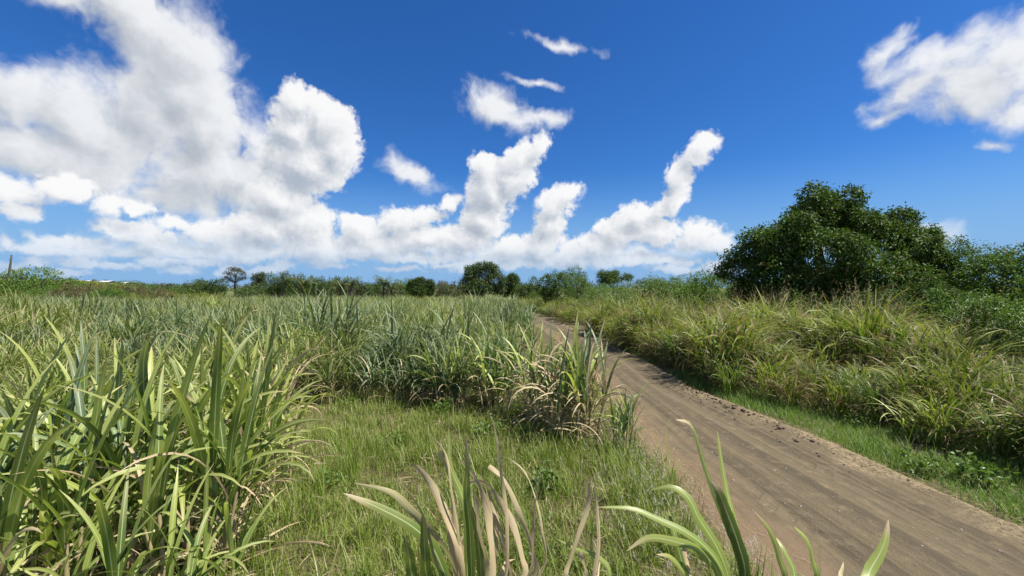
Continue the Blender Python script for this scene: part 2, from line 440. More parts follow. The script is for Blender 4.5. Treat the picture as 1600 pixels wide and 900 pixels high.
M_TALL_G = blade_mat('tall_grass_green', (0.036, 0.088, 0.011), (0.135, 0.210, 0.032), (0.30, 0.26, 0.12), (0.28, 0.20, 0.12), transl=0.34, rough=0.45, tip_at=0.85)
M_TURF = blade_mat('turf_blade', (0.10, 0.185, 0.018), (0.24, 0.285, 0.045), (0.34, 0.31, 0.12), (0.46, 0.40, 0.21), transl=0.35, rough=0.5, tip_at=0.8, objvar=0.0)
M_VERGE = blade_mat('verge_blade', (0.078, 0.180, 0.018), (0.160, 0.255, 0.036), (0.20, 0.25, 0.08), (0.34, 0.30, 0.15), transl=0.35, rough=0.5, tip_at=0.9, objvar=0.0)
M_FUZZ = rough_mat('seed_fluff', (0.42, 0.38, 0.34), (0.56, 0.52, 0.47), 8, 0.95, 0.0)
M_SEED = rough_mat('seed_head', (0.24, 0.19, 0.10), (0.34, 0.27, 0.15), 8, 0.95, 0.0)
M_STALK = rough_mat('cane_stalk', (0.30, 0.26, 0.12), (0.40, 0.32, 0.19), 10, 0.6, 0.1, (1, 1, 0.4))
M_BARK = rough_mat('bark', (0.07, 0.055, 0.042), (0.16, 0.13, 0.10), 9, 0.95, 0.6, (1, 1, 0.3))
M_MANGO = leaf_mat('mango_leaf', (0.030, 0.066, 0.016), (0.075, 0.12, 0.026), cc=(0.20, 0.17, 0.05))
M_DARKTREE = leaf_mat('dark_tree_leaf', (0.030, 0.070, 0.013), (0.092, 0.140, 0.027), rough=0.55, spec=0.16, cc=(0.13, 0.10, 0.04), amount=0.05)
M_LIGHTTREE = leaf_mat('light_tree_leaf', (0.06, 0.115, 0.022), (0.13, 0.19, 0.04), rough=0.45, transl=0.3)
M_MIDTREE = leaf_mat('mid_tree_leaf', (0.052, 0.112, 0.018), (0.125, 0.195, 0.036), rough=0.55, spec=0.16, transl=0.25, cc=(0.2, 0.16, 0.05), amount=0.03)
M_OLIVE = leaf_mat('olive_tree_leaf', (0.045, 0.066, 0.026), (0.09, 0.11, 0.042), rough=0.45, cc=(0.2, 0.13, 0.07), amount=0.08)
M_BROWNBUSH = leaf_mat('brown_bush_leaf', (0.08, 0.07, 0.035), (0.15, 0.12, 0.06), rough=0.55)
M_PALM = leaf_mat('palm_leaf', (0.07, 0.10, 0.025), (0.16, 0.18, 0.05), rough=0.4)
M_WHITE = rough_mat('white_wall', (0.62, 0.61, 0.58), (0.72, 0.71, 0.69), 3, 0.8, 0.1)
M_ROOFM = rough_mat('pale_roof', (0.66, 0.67, 0.68), (0.76, 0.76, 0.77), 1, 0.5, 0.1)
M_DARKGL = rough_mat('dark_opening', (0.03, 0.035, 0.04), (0.05, 0.055, 0.06), 2, 0.3, 0.0)
M_CLOD = rough_mat('soil_clod', (0.085, 0.062, 0.045), (0.15, 0.11, 0.08), 30, 0.95, 0.5)
M_STONE = rough_mat('stone', (0.20, 0.165, 0.13), (0.33, 0.28, 0.23), 30, 0.9, 0.3)
M_LITTER = rough_mat('paper_litter', (0.75, 0.75, 0.74), (0.82, 0.82, 0.8), 30, 0.7, 0.2)

# ------------------------------------------------------------------ the land
def road_c(y):      # centre line of the track
    return np.interp(y, [-6, 3, 9, 14, 22, 28, 45, 60, 90, 130], [3.35, 3.33, 2.98, 2.95, 2.55, 2.15, 1.0, -0.2, -3.2, -8.0])
def road_hw(y):
    return np.interp(y, [-6, 3, 6, 9, 14, 22, 200], [1.50, 1.45, 1.25, 0.95, 0.92, 0.9, 0.9])

def land(x, y):
    x = np.asarray(x, float); y = np.asarray(y, float)
    d = np.hypot(x, y)
    h = -0.65 * sstep(y, 14, 70)
    ratio = x / np.maximum(y, 1.0)
    h = h + 3.1 * sstep(y, 52, 105) * sstep(-ratio, 0.72, 1.08) * (1 - sstep(y, 150, 260))
    h = h + 2.2 * sstep(x, 16, 60) * sstep(y, 8, 40)
    h = h + 0.10 * (vnoise(x * 0.35, y * 0.35, 3) - 0.5) * sstep(d, 2, 8)
    return h

def ground_z(x, y):
    h = land(x, y)
    e = np.abs(np.asarray(x) - road_c(y)) - road_hw(y)
    return h - 0.06 * (1 - sstep(e, -0.35, 0.05))

def ground_material():
    m, N = new_mat('field_soil'); t = m.node_tree
    tc = t.nodes.new('ShaderNodeTexCoord'); P = tc.outputs['Object']
    n1 = N.noise(P, 0.9, 6, 0.65); n2 = N.noise(P, 14.0, 5, 0.7)
    col = N.mix(N.step(n1, 0.35, 0.65), (0.075, 0.058, 0.034), (0.085, 0.080, 0.032))
    col = N.mix(N.step(n2, 0.45, 0.7, 0, 0.5), col, (0.20, 0.165, 0.09))
    far = N.vmath('LENGTH', P)
    col = N.mix(N.step(far, 45, 110), col, N.mix(N.step(N.noise(P, 0.06, 5, 0.6), 0.35, 0.65), (0.07, 0.10, 0.03), (0.14, 0.15, 0.055)))
    pr = t.nodes.new('ShaderNodeBsdfPrincipled'); pr.inputs['Roughness'].default_value = 0.95
    pr.inputs['Specular IOR Level'].default_value = 0.1
    t.links.new(col, pr.inputs['Base Color'])
    bp = t.nodes.new('ShaderNodeBump'); bp.inputs['Strength'].default_value = 0.6; bp.inputs['Distance'].default_value = 0.03
    t.links.new(n2, bp.inputs['Height']); t.links.new(bp.outputs[0], pr.inputs['Normal'])
    o = t.nodes.new('ShaderNodeOutputMaterial'); t.links.new(pr.outputs[0], o.inputs[0])
    return m

def build_ground():
    def axis(fine, step, far, ratio):
        a = list(np.arange(-fine, fine + 1e-6, step)); s = step; x = fine
        while x < far:
            s *= ratio; x += s; a.append(x); a.insert(0, -x)
        return np.array(a)
    xs = axis(14, 0.2, 6000, 1.13); ys = axis(14, 0.2, 6000, 1.13) + 6
    X, Y = np.meshgrid(xs, ys)
    Z = ground_z(X, Y)
    V = np.stack([X, Y, Z], -1).reshape(-1, 3)
    nx, ny = len(xs), len(ys)
    i = (np.arange(ny - 1)[:, None] * nx + np.arange(nx - 1)[None]).ravel()
    Q = np.stack([i, i + 1, i + nx + 1, i + nx], 1)
    g = obj('ground', make_mesh('ground', V, Q, ground_material()))
    tag(g, 'flat farmland soil under the cane and grass', kind='structure')
build_ground()

def road_material():
    m, N = new_mat('dirt_track'); t = m.node_tree
    at = t.nodes.new('ShaderNodeAttribute'); at.attribute_name = 'tint'
    s = t.nodes.new('ShaderNodeSeparateColor'); t.links.new(at.outputs['Color'], s.inputs[0])
    S, A = s.outputs[0], s.outputs[1]      # across 0..1, along in 100 m
    tc = t.nodes.new('ShaderNodeTexCoord'); P = tc.outputs['Object']
    along = N.math('MULTIPLY', A, 100.0)
    wob = N.noise(P, 1.3, 3, 0.5)
    sx = N.math('ADD', S, N.math('MULTIPLY_ADD', wob, 0.016, -0.008))
    str1 = N.noise(N.comb(N.math('MULTIPLY', sx, 20.0), N.math('MULTIPLY', along, 0.04), 0.0), 1.0, 3, 0.55)
    str2 = N.noise(N.comb(N.math('MULTIPLY', sx, 60.0), N.math('MULTIPLY', along, 0.30), 3.0), 1.0, 4, 0.65)
    n_big = N.noise(P, 1.1, 4, 0.6); n_f = N.noise(P, 26.0, 6, 0.72); n_m = N.noise(P, 6.0, 5, 0.65)
    dark = (0.076, 0.061, 0.039); mid = (0.124, 0.097, 0.058); pale = (0.194, 0.150, 0.088); red = (0.165, 0.116, 0.068)
    col = N.mix(N.step(str1, 0.34, 0.64), dark, mid)
    col = N.mix(N.step(str2, 0.48, 0.75, 0, 0.4), col, pale)
    col = N.mix(N.step(n_m, 0.5, 0.72, 0, 0.5), col, pale)
    # reddish loose soil towards the near shoulder, bleached chaff on both edges
    sh = N.math('ADD', S, N.math('MULTIPLY_ADD', n_big, 0.5, -0.25))
    col = N.mix(N.step(sh, 0.30, 0.06, 0, 0.85), col, red)
    col = N.mix(N.math('MULTIPLY', N.step(sh, 0.86, 0.98), N.step(n_f, 0.4, 0.6)), col, (0.26, 0.20, 0.115))
    col = N.mix(N.step(n_f, 0.42, 0.28, 0, 0.55), col, tuple(c * 0.55 for c in dark))
    pr = t.nodes.new('ShaderNodeBsdfPrincipled'); pr.inputs['Roughness'].default_value = 0.93
    pr.inputs['Specular IOR Level'].default_value = 0.15
    t.links.new(col, pr.inputs['Base Color'])
    # chevrons left by tractor tyres in the two wheel tracks
    def tread(c, w):
        band = N.step(N.math('ABSOLUTE', N.math('SUBTRACT', sx, c)), w, w * .6)
        tri = N.math('PINGPONG', N.math('ADD', N.math('MULTIPLY', along, 8.0), N.math('MULTIPLY', N.math('ABSOLUTE', N.math('SUBTRACT', sx, c)), 22.0)), 1.0)
        return N.math('MULTIPLY', N.math('MULTIPLY', band, N.step(tri, .35, .65)), N.step(n_big, .42, .6))
    tr_ = N.math('ADD', tread(.30, .085), tread(.74, .085))
    col = N.mix(N.math('MULTIPLY', tr_, .14), col, pale)
    t.links.new(col, pr.inputs['Base Color'])
    n_m = N.math('ADD', n_m, N.math('MULTIPLY', tr_, .55))
    hgt = N.math('ADD', N.math('MULTIPLY', n_f, 0.7), N.math('ADD', N.math('MULTIPLY', str2, 0.5), N.math('MULTIPLY', n_m, 0.7)))
    bp = t.nodes.new('ShaderNodeBump'); bp.inputs['Strength'].default_value = 0.75; bp.inputs['Distance'].default_value = 0.03
    t.links.new(hgt, bp.inputs['Height']); t.links.new(bp.outputs[0], pr.inputs['Normal'])
    o = t.nodes.new('ShaderNodeOutputMaterial'); t.links.new(pr.outputs[0], o.inputs[0])
    return m

def road_z(x, y, s):
    crown = 0.0
    rut = -0.030 * np.exp(-((s - 0.30) / 0.08) ** 2) - 0.030 * np.exp(-((s - 0.74) / 0.08) ** 2)
    edge = 0.035 * np.exp(-((s - 0.52) / 0.12) ** 2) + 0.04 * np.exp(-((s - 0.97) / 0.05) ** 2)
    n = 0.022 * (vnoise(x * 2.2, y * 0.9, 5) - .5) + 0.010 * (vnoise(x * 11, y * 2.0, 6) - .5) + 0.010 * (vnoise(x * 9, y * 8, 7) - .5)
    out = np.maximum(np.maximum(-s, s - 1), 0)
    return land(x, y) + 0.012 + rut + edge + n - out * 0.5

def build_road():
    ys = [-5.0]
    while ys[-1] < 110: ys.append(ys[-1] + max(0.035, 0.006 * abs(ys[-1])))
    ys = np.array(ys); s = np.linspace(-0.10, 1.10, 96)
    S, Y = np.meshgrid(s, ys)
    wob = 0.10 * (vnoise(Y * 1.3, Y * 0 + 1, 8) - .5) + 0.06 * (vnoise(Y * 4.3, Y * 0 + 1, 9) - .5)
    X = road_c(Y) + (S * 2 - 1) * road_hw(Y) + wob * np.sign(.5 - S) * (2 * np.abs(S - .5)) ** 3
    Z = road_z(X, Y, S)
    V = np.stack([X, Y, Z], -1).reshape(-1, 3)
    T = np.stack([S, Y / 100, S * 0, S * 0], -1).reshape(-1, 4)
    nx, ny = len(s), len(ys)
    i = (np.arange(ny - 1)[:, None] * nx + np.arange(nx - 1)[None]).ravel()
    Q = np.stack([i, i + 1, i + nx + 1, i + nx], 1)
    tag(obj('dirt_road', make_mesh('dirt_road', V, Q, road_material(), T)), 'brown dirt track with wheel ruts', kind='structure')
build_road()

def px_ground(px, py):
    d = H * F / (py - 450.0)
    for _ in range(8):
        x = (px - 800) / F * d
        d = (H - float(land(x, d))) * F / (py - 450.0)
    return (px - 800) / F * d, d
def px3(px, py, d):
    return np.array([(px - 800) / F * d, d, H - (py - 450) / F * d])

# ------------------------------------------------------------------ short grass
def blades(xy, Lm, Wm, mat, name, lean=0.55, dryp=0.2, S=3, zfun=ground_z, across=2):
    n = len(xy); r = rng
    z = zfun(xy[:, 0], xy[:, 1])
    P0 = np.column_stack([xy, z - 0.01])
    L = Lm * r.lognormal(0, 0.35, n) * (.55 + .9 * vnoise(xy[:, 0] * 1.1, xy[:, 1] * 1.1, 23)); t0 = np.abs(r.normal(0, lean * 0.5, n)); t1 = t0 + np.abs(r.normal(0.5, 0.5, n))
    patch = vnoise(xy[:, 0] * 1.6, xy[:, 1] * 1.6, 21)
    dry = np.clip((r.random(n) < dryp * (0.3 + 1.5 * patch)).astype(float) * r.uniform(.6, 1, n), 0, 1)
    rnd = np.clip(0.5 * r.random(n) + 0.5 * vnoise(xy[:, 0] * 0.9, xy[:, 1] * 0.9, 22), 0, 1)
    V, Q, T = ribbons(P0, r.uniform(0, 6.283, n), t0, t1, 1.3, L, Wm * r.uniform(.6, 1.4, n), S=S, across=across, wprof='grass', rnd=rnd, dry=dry)
    return make_mesh(name, V, Q, mat, T)

def sample(n, x0, x1, y0, y1, keep):
    out = []; tot = 0
    while tot < n:
        q = np.column_stack([rng.uniform(x0, x1, 4 * n), rng.uniform(y0, y1, 4 * n)])
        q = q[keep(q[:, 0], q[:, 1])]; out.append(q); tot += len(q)
    return np.concatenate(out)[:n]

def left_edge(y): return road_c(y) - road_hw(y)
def right_edge(y): return road_c(y) + road_hw(y)

def turf_keep(x, y):
    e = left_edge(y) - x
    e = e + 0.35 * (vnoise(x * 2, y * 2, 31) - .5)
    dens = 1.0 / (1 + (np.maximum(y, 1) / 5.5) ** 2)
    dens = dens * (.35 + .65 * sstep(vnoise(x * 2.3, y * 2.3, 37), .18, .4))
    return (e > -0.22) & (rng.random(len(x)) < dens * sstep(e, -0.22, 0.42) ** 1.4) & (np.abs(x) < y * 1.32 + 0.6)
g = obj('grass', blades(sample(125000, -9, 2.2, 1.0, 14, turf_keep), 0.11, 0.0062, M_TURF, 'turf', dryp=0.18))
tag(g, 'short green and straw-coloured grass of the clearing', 'grass', kind='stuff')
def tuft_pts(n_t, per, x0, x1, y0, y1, keep, spread):
    c = sample(n_t, x0, x1, y0, y1, keep)
    return np.repeat(c, per, 0) + rng.normal(0, spread, (n_t * per, 2))
g = obj('weedy_grass', blades(tuft_pts(900, 26, -3.2, 1.9, 1.6, 9.5, turf_keep, 0.06), 0.24, 0.0075, M_TURF, 'weedy_grass', lean=0.6, dryp=0.10, S=4))
tag(g, 'longer bright green grass tufts in the clearing', 'grass', kind='stuff')

def verge_w(y): return np.interp(y, [-2, 3, 5, 7, 8.5, 11, 14], [1.9, 1.75, 1.45, 1.15, 0.45, 0.2, 0.15])
def verge_keep(x, y):
    e = x - right_edge(y) + 0.30 * (vnoise(x * 2.2, y * 2.2, 33) - .5)
    bare = vnoise(x * 0.9 + 3, y * 0.9, 35)
    return (e > -0.2) & (e < verge_w(y) + 1.2) & (rng.random(len(x)) < sstep(e, -0.2, 0.36) ** 1.5 / (1 + (np.maximum(y, 1) / 8) ** 2)) & (bare > 0.22)
g = obj('verge_grass', blades(sample(60000, 3.2, 9, 1.5, 16, verge_keep), 0.13, 0.0062, M_VERGE, 'verge', dryp=0.07))
tag(g, 'bright green verge grass along the far road edge', 'grass', kind='stuff')

def fluffy():
    bag = Bag(); r = rng
    def spots(n, cx, cy, sx, sy): return np.column_stack([r.normal(cx, sx, n), r.normal(cy, sy, n)])
    q = np.concatenate([spots(110, 1.4, 4.3, .22, .6), spots(55, 1.15, 3.3, .28, .5), spots(30, 1.55, 2.7, .2, .4), spots(14, 0.5, 3.0, .4, .5)])
    q = q[(left_edge(q[:, 1]) - q[:, 0]) > 0.1]
    n = len(q); L = r.uniform(.28, .62, n); az = r.uniform(0, 6.28, n); t0 = r.uniform(0, .25, n); t1 = t0 + r.uniform(0, .5, n)
    V, Q, T = ribbons(np.column_stack([q, ground_z(q[:, 0], q[:, 1])]), az, t0, t1, 1.5, L, .0035, S=4, across=2, wprof='grass')
    stems = obj('stems', make_mesh('stems', V, Q, M_TURF, T))
    tips = V.reshape(n, 5, 2, 3)[:, 3:, :, :].mean(2)
    f = np.repeat(np.arange(n), 26); k = len(f)
    u = r.random(k)[:, None]
    c = tips[f, 0] * (1 - u) + tips[f, 1] * (u)
    V, Q, T = ribbons(c, r.uniform(0, 6.28, k), r.uniform(.1, .9, k), r.uniform(.4, 1.4, k), 1, r.uniform(.008, .03, k), .0022, S=1, across=2, wprof='grass')
    bag.add(V, Q, None, T)
    o = obj('seeding_grass', bag.mesh('seeding_grass', M_FUZZ)); stems.parent = o
    tag(o, 'pale fluffy seed heads of fine grass beside the track', 'grass', kind='stuff')
fluffy()

# ------------------------------------------------------------------ sugar cane
def cane_shoots(r, n, rad, height, leaves=(5, 8), lean=0.16):
    """returns arrays describing every leaf of a stool, and the stalks"""
    L = []; stalks = []
    for i in range(n):
        a = r.uniform(0, 6.283); q = rad * math.sqrt(r.random())
        b = np.array([q * math.cos(a), q * math.sin(a), 0.0])
        hs = height * r.uniform(.28, .5); ln = abs(r.normal(0, lean)) + 0.25 * q
        top = b + np.array([math.cos(a) * ln * hs, math.sin(a) * ln * hs, hs])
        stalks.append((b, top))
        plane = r.uniform(0, math.pi); nl = r.integers(*leaves)
        for k in range(nl):
            f = (k + 1) / nl
            p = b + (top - b) * (0.35 + 0.65 * f)
            az = plane + math.pi * (k % 2) + r.normal(0, .35)
            up = f ** 1.3                                # upper leaves stand, lower ones arch over
            t0 = r.uniform(.08, .22) + (1 - up) * r.uniform(.15, .5)
            t1 = t0 + r.uniform(.15, 1.25) + (1 - up) * r.uniform(.7, 1.6)
            ll = height * r.uniform(.55, .85) * (0.8 + 0.2 * up)
            L.append((p, az, t0, t1, ll, up))
    return L, stalks

def cane_meshes(name, seed, n, height, mat, dry_frac, width=0.039, rad=0.3, S=6):
    r = np.random.default_rng(seed)
    L, st = cane_shoots(r, n, rad, height)
    P = np.array([l[0] for l in L]); az, t0, t1, ll, up = [np.array([l[i] for l in L]) for i in range(1, 6)]
    W = width * r.uniform(.7, 1.25, len(L))
    dryness = np.where(r.random(len(L)) < dry_frac * (1.6 - up), r.uniform(.4, 1, len(L)), 0)
    V, Q, T = ribbons(P, az, t0, t1, 1.5, ll, W, S=S, fold=-0.35, twist=r.normal(0, .5, len(L)), dry=dryness, wob=.25, r=r)
    green = make_mesh(name + '_leaves', V, Q, mat, T)
    # dead hanging leaves and litter low down
    k = int(n * 2.6 * (0.5 + dry_frac)); i = r.integers(0, len(L), k)
    P = P[i] * np.array([1, 1, 1]) ; P[:, 2] *= r.uniform(.2, .9, k)
    V, Q, T = ribbons(P, r.uniform(0, 6.28, k), r.uniform(.3, 1.2, k), r.uniform(1.6, 3.0, k), 1.1, height * r.uniform(.25, .55, k), width * r.uniform(.35, .8, k), S=5, fold=-.5, twist=r.normal(0, 1.2, k), dry=np.ones(k), wob=.6, r=r)
    bag = Bag(); bag.add(V, Q, None, T)
    dead = bag.mesh(name + '_dead', M_DEADCANE)
    bag = Bag()
    for b, t in st:
        V, Q, T = tube([b - np.array([0, 0, .05]), (b + t) / 2, t], [.014, .013, .009], 5); bag.add(V, Q, None, T)
    stalk = bag.mesh(name + '_stalks', M_STALK)
    return green, dead, stalk

CANE = []
for i in range(14):
    mat = [M_CANE, M_CANE_BLUE, M_CANE, M_CANE_BLUE, M_CANE, M_CANE, M_CANE_BLUE][i % 7]
    CANE.append(cane_meshes('cane%d' % i, 100 + i, [15, 18, 14, 20][i % 4], [1.45, 1.6, 1.35, 1.75][i % 4], mat, [.06, .04, .12, .05, .3][i % 5]))

def cane_clump(x, y, var, rot, scl, label, group='cane clumps of the field'):
    root = obj('cane_clump', None, loc=(x, y, float(ground_z(x, y))), rot=(0, 0, rot), scl=scl)
    root.empty_display_size = 0.2
    tag(root, label, 'sugar cane', group)
    gm, dm, sm = CANE[var]
    a = obj('leaves', gm, root); a['kind'] = 'stuff'
    b = obj('dead_leaves', dm, root); b['kind'] = 'stuff'
    obj('stalks', sm, root)
    return a

def in_field(x, y):
    edge = np.interp(y, [-5, 0, 2.0, 5.2, 7.2, 7.9, 8.0, 10, 14, 20, 28, 45, 62, 90], [-2.9, -2.9, -2.9, -3.3, -4.2, -4.5, 0.15, .3, .55, .8, .4, -.7, -2.6, -6.5])
    front = x < edge
    return front

# field points in loose rows running away from the camera
pts = []
for rowx in np.arange(-130, 2.0, 1.2):
    y = -0.5 + rng.random()
    while y < 92:
        y += rng.uniform(.7, 1.15) * (1 if y < 30 else 1.2)
        x = rowx + rng.normal(0, .2)
        if abs(x) > y * 1.36 + 1.5: continue
        if not in_field(x, y): continue
        if x / max(y, 1) < -0.72 and y > 58: continue
        gap = vnoise(x * .45, y * .3, 41)
        if gap < .22 and y > 11: continue
        pts.append((x, y))
for x in np.arange(-4.6, .2, .6):          # the dense front ranks behind the clearing
    for y in (8.0, 9.0):
        if x < .5 or y > 8.5: pts.append((x + rng.normal(0, .14) + .2 * (y > 8.5), y + rng.normal(0, .16)))
pts = np.array(pts)
pts = pts[np.argsort(pts[:, 1] + 0.25 * np.abs(pts[:, 0]))]
HERO_R = 4.7
dist = np.hypot(pts[:, 0], pts[:, 1])
hero_mask = (dist < HERO_R) & (dist > 1.7)
fieldpts = pts[dist >= HERO_R]

def cane_h(x, y):
    h = 0.62 + 0.56 * vnoise(x * .55, y * .55, 43)
    h *= np.interp(y, [0, 7, 10, 14, 30, 70], [1.0, .93, .92, .98, .95, .85])
    h = h * (1 - .28 * sstep(-x, 2.5, 4.5) * (1 - sstep(y, 8, 13)))
    h = np.where((x > -4.8) & (y > 7.4) & (y < 10.4), np.maximum(h, .8), h)
    return h
SRC_CANE = [None] * len(CANE)
NIND = 285
for i, (x, y) in enumerate(fieldpts[:NIND]):
    blue = vnoise(x * .35, y * .35, 44)
    var = int(rng.choice([1, 3, 6, 8, 10, 13] if blue > .55 else [0, 2, 4, 5, 7, 9, 11, 12]))
    px = 800 + x / y * F
    hue = ['green', 'bluish', 'green', 'bluish', 'green', 'green', 'bluish'][var % 7]
    rank = 'in the front rank' if y < 8.8 else 'in the second rank' if y < 10.4 else 'a few ranks back' if y < 13 else 'deep in the field'
    mark = ('at the left border' if px < 60 else 'below the bushy rise' if px < 120 else 'below the white horizon buildings' if px < 250 else 'below the umbrella-shaped tree' if px < 390 else 'below the first palm' if px < 480 else
            'below the middle palms' if px < 570 else 'below the last palms' if px < 635 else 'below the compact round tree' if px < 690 else 'below the large mango-like tree' if px < 790 else 'next to the dirt road')
    size = float(cane_h(x, y) * rng.uniform(.9, 1.1))
    lab = '%s%s cane clump %s, %s' % ('tall ' if size > .98 else 'low ' if size < .8 else '', hue, rank, mark)
    a = cane_clump(x, y, var, rng.uniform(0, 6.28), size, lab)
    SRC_CANE[var] = a
for x, y, sz, lab in [(-4.3, 10.2, 1.22, 'largest bluish fountain-like cane clump standing out of the middle of the field'), (-5.9, 12.0, 1.15, 'big bluish cane clump left of the largest fountain-like clump'),
                     (-1.3, 9.3, 1.08, 'big upright cane clump behind the clearing near the road'), (-2.3, 9.0, 1.08, 'upright dark cane clump behind the middle of the clearing')]:
    cane_clump(x, y, 3 if x < -3 else 1, rng.uniform(0, 6.28), sz, lab)
SRC_CANE = [s for s in SRC_CANE if s is not None]

def scatter(name, P, scl, sources, label, cat):
    me = bpy.data.meshes.new(name); n = len(P)
    me.vertices.add(n); me.vertices.foreach_set('co', np.asarray(P, np.float32).ravel())
    for nm, ty, arr in (('turn', 'FLOAT', rng.uniform(0, 6.283, n)), ('size', 'FLOAT', scl), ('variant', 'INT', rng.integers(0, len(sources), n))):
        at = me.attributes.new(nm, ty, 'POINT'); at.data.foreach_set('value', np.asarray(arr, np.int32 if ty == 'INT' else np.float32))
    o = obj(name, me); tag(o, label, cat, kind='stuff')
    ng = bpy.data.node_groups.new(name, 'GeometryNodeTree')
    ng.interface.new_socket('Geometry', in_out='INPUT', socket_type='NodeSocketGeometry')
    ng.interface.new_socket('Geometry', in_out='OUTPUT', socket_type='NodeSocketGeometry')
    gi = ng.nodes.new('NodeGroupInput'); go = ng.nodes.new('NodeGroupOutput')
    ip = ng.nodes.new('GeometryNodeInstanceOnPoints'); jn = ng.nodes.new('GeometryNodeJoinGeometry')
    for s in sources:
        oi = ng.nodes.new('GeometryNodeObjectInfo'); oi.transform_space = 'ORIGINAL'
        oi.inputs['Object'].default_value = s; oi.inputs['As Instance'].default_value = True
        ng.links.new(oi.outputs['Geometry'], jn.inputs[0])
    def attr(nm, ty):
        a = ng.nodes.new('GeometryNodeInputNamedAttribute'); a.data_type = ty; a.inputs['Name'].default_value = nm
        return a.outputs[0]
    cx = ng.nodes.new('ShaderNodeCombineXYZ'); ng.links.new(attr('turn', 'FLOAT'), cx.inputs[2])
    ng.links.new(gi.outputs[0], ip.inputs['Points']); ng.links.new(jn.outputs[0], ip.inputs['Instance'])
    ip.inputs['Pick Instance'].default_value = True
    ng.links.new(attr('variant', 'INT'), ip.inputs['Instance Index'])
    ng.links.new(cx.outputs[0], ip.inputs['Rotation']); ng.links.new(attr('size', 'FLOAT'), ip.inputs['Scale'])
    ng.links.new(ip.outputs[0], go.inputs[0])
    md = o.modifiers.new('scatter', 'NODES'); md.node_group = ng
    return o

q = fieldpts[NIND:]
scatter('cane_field', np.column_stack([q, ground_z(q[:, 0], q[:, 1])]), cane_h(q[:, 0], q[:, 1]) * rng.uniform(.85, 1.1, len(q)),
        SRC_CANE, 'distant mass of sugar cane filling the field to the tree line', 'sugar cane')

# near stools: every leaf a part of its own, copies of a small stock of leaf shapes
LEAFLIB = {}
def leaf_stock(mat, dry, key):
    r = np.random.default_rng(500 + len(LEAFLIB)); out = []
    for i in range(14):
        up = i / 13.0
        t0 = .06 if not dry else r.uniform(0, .3)
        t1 = t0 + (.15 + 2.0 * up if not dry else r.uniform(.8, 2.4))
        V, Q, T = ribbons(np.zeros((1, 3)), 0, t0, t1, 1.6 + .5 * r.random(), 1.0, .047 if not dry else .030, S=10, fold=-.35 if not dry else -.6,
                          twist=r.normal(0, .5 if not dry else 1.4), rnd=np.array([r.random()]), dry=np.array([float(dry)]), wob=.15, r=r)
        out.append(make_mesh('cane_leaf_%s%d' % (key, i), V, Q, mat, T))
    LEAFLIB[key] = out
leaf_stock(M_CANE, False, 'green'); leaf_stock(M_CANE_YEL, False, 'yellow'); leaf_stock(M_CANE_BLUE, False, 'blue'); leaf_stock(M_CANE, True, 'dry')

def near_stool(x, y, seed, n, height, key, label, dry=8, rad=.26, dryp=.06, name='cane_clump', lean=.16, leaves=(5, 8)):
    r = np.random.default_rng(seed)
    root = obj(name, None, loc=(x, y, float(ground_z(x, y)))); root.empty_display_size = .2
    tag(root, label, 'sugar cane', 'cane clumps close to the camera')
    L, st = cane_shoots(r, n, rad, height, leaves, lean)
    for b, t in st:
        V, Q, T = tube([b - np.array([0, 0, .05]), (b + t) / 2, t], [.016, .015, .011], 6)
        obj('stalk', make_mesh('stalk', V, Q, M_STALK, T), root)
    for p, az, t0, t1, ll, up in L:
        isdry = r.random() < dryp * (1.8 - up)
        k = 'dry' if isdry else (key if r.random() < .5 else 'yellow')
        lib = LEAFLIB[k]; i = int(np.clip((t1 - t0 - .15) / 2.0 * 13 + r.normal(0, 1.5), 0, 13))
        obj('dry_leaf' if isdry else 'leaf', lib[i], root, loc=p, rot=(r.normal(0, .06), t0 - .06 + r.normal(0, .04), az), scl=(ll, ll * r.uniform(.85, 1.25), ll))
    for k in range(dry):
        p = np.array(L[r.integers(0, len(L))][0]); p[2] *= r.uniform(.1, .9)
        s = height * r.uniform(.3, .6)
        obj('dry_leaf', LEAFLIB['dry'][r.integers(0, 14)], root, loc=p, rot=(r.normal(0, .3), r.uniform(.5, 1.6), r.uniform(0, 6.28)), scl=s)
    return root

hero = [(-2.42, 3.15, 10, 1.52, 'green', 'tall bright cane clump at the clearing edge with long arching leaves'),
        (-2.95, 2.75, 10, 1.45, 'green', 'lush cane clump at the lower left with upright pointed leaves'),
        (-2.8, 3.95, 10, 1.5, 'green', 'cane clump behind the bright clump at the clearing edge'),
        (-2.62, 4.4, 7, 1.25, 'yellow', 'yellowing cane clump leaning out over the clearing'),
        (-3.45, 3.35, 10, 1.5, 'blue', 'dark bluish cane clump near the left border'),
        (-3.9, 2.75, 9, 1.42, 'blue', 'cane clump cut by the left border of the picture'),
        (-3.3, 4.45, 9, 1.5, 'green', 'cane clump one row behind the dark bluish clump'),
        (-2.02, 2.55, 6, 1.0, 'green', 'low cane clump in front at the corner of the clearing'),
        (-3.05, 5.05, 8, 1.5, 'green', 'cane clump beside the dry brown stalks left of the clearing'),
        (-4.3, 3.9, 9, 1.5, 'blue', 'cane clump on the far left among crowded leaves'),
        (-2.5, 2.15, 5, .95, 'green', 'short cane clump at the bottom edge on the left')]
for i, (x, y, n, h, k, lab) in enumerate(hero):
    near_stool(x, y, 900 + i, n + 1, h * 1.07, k, lab, dry=22)
near_stool(-3.5, 5.9, 950, 8, 1.62, 'blue', 'half dead cane clump with bleached tan leaves behind the left clump', dry=24, dryp=.6)
near_stool(0.90, 6.1, 951, 24, 1.5, 'blue', 'dense dry-tipped cane clump standing alone beside the dirt road', dry=70, dryp=.34, rad=.36, lean=.12)
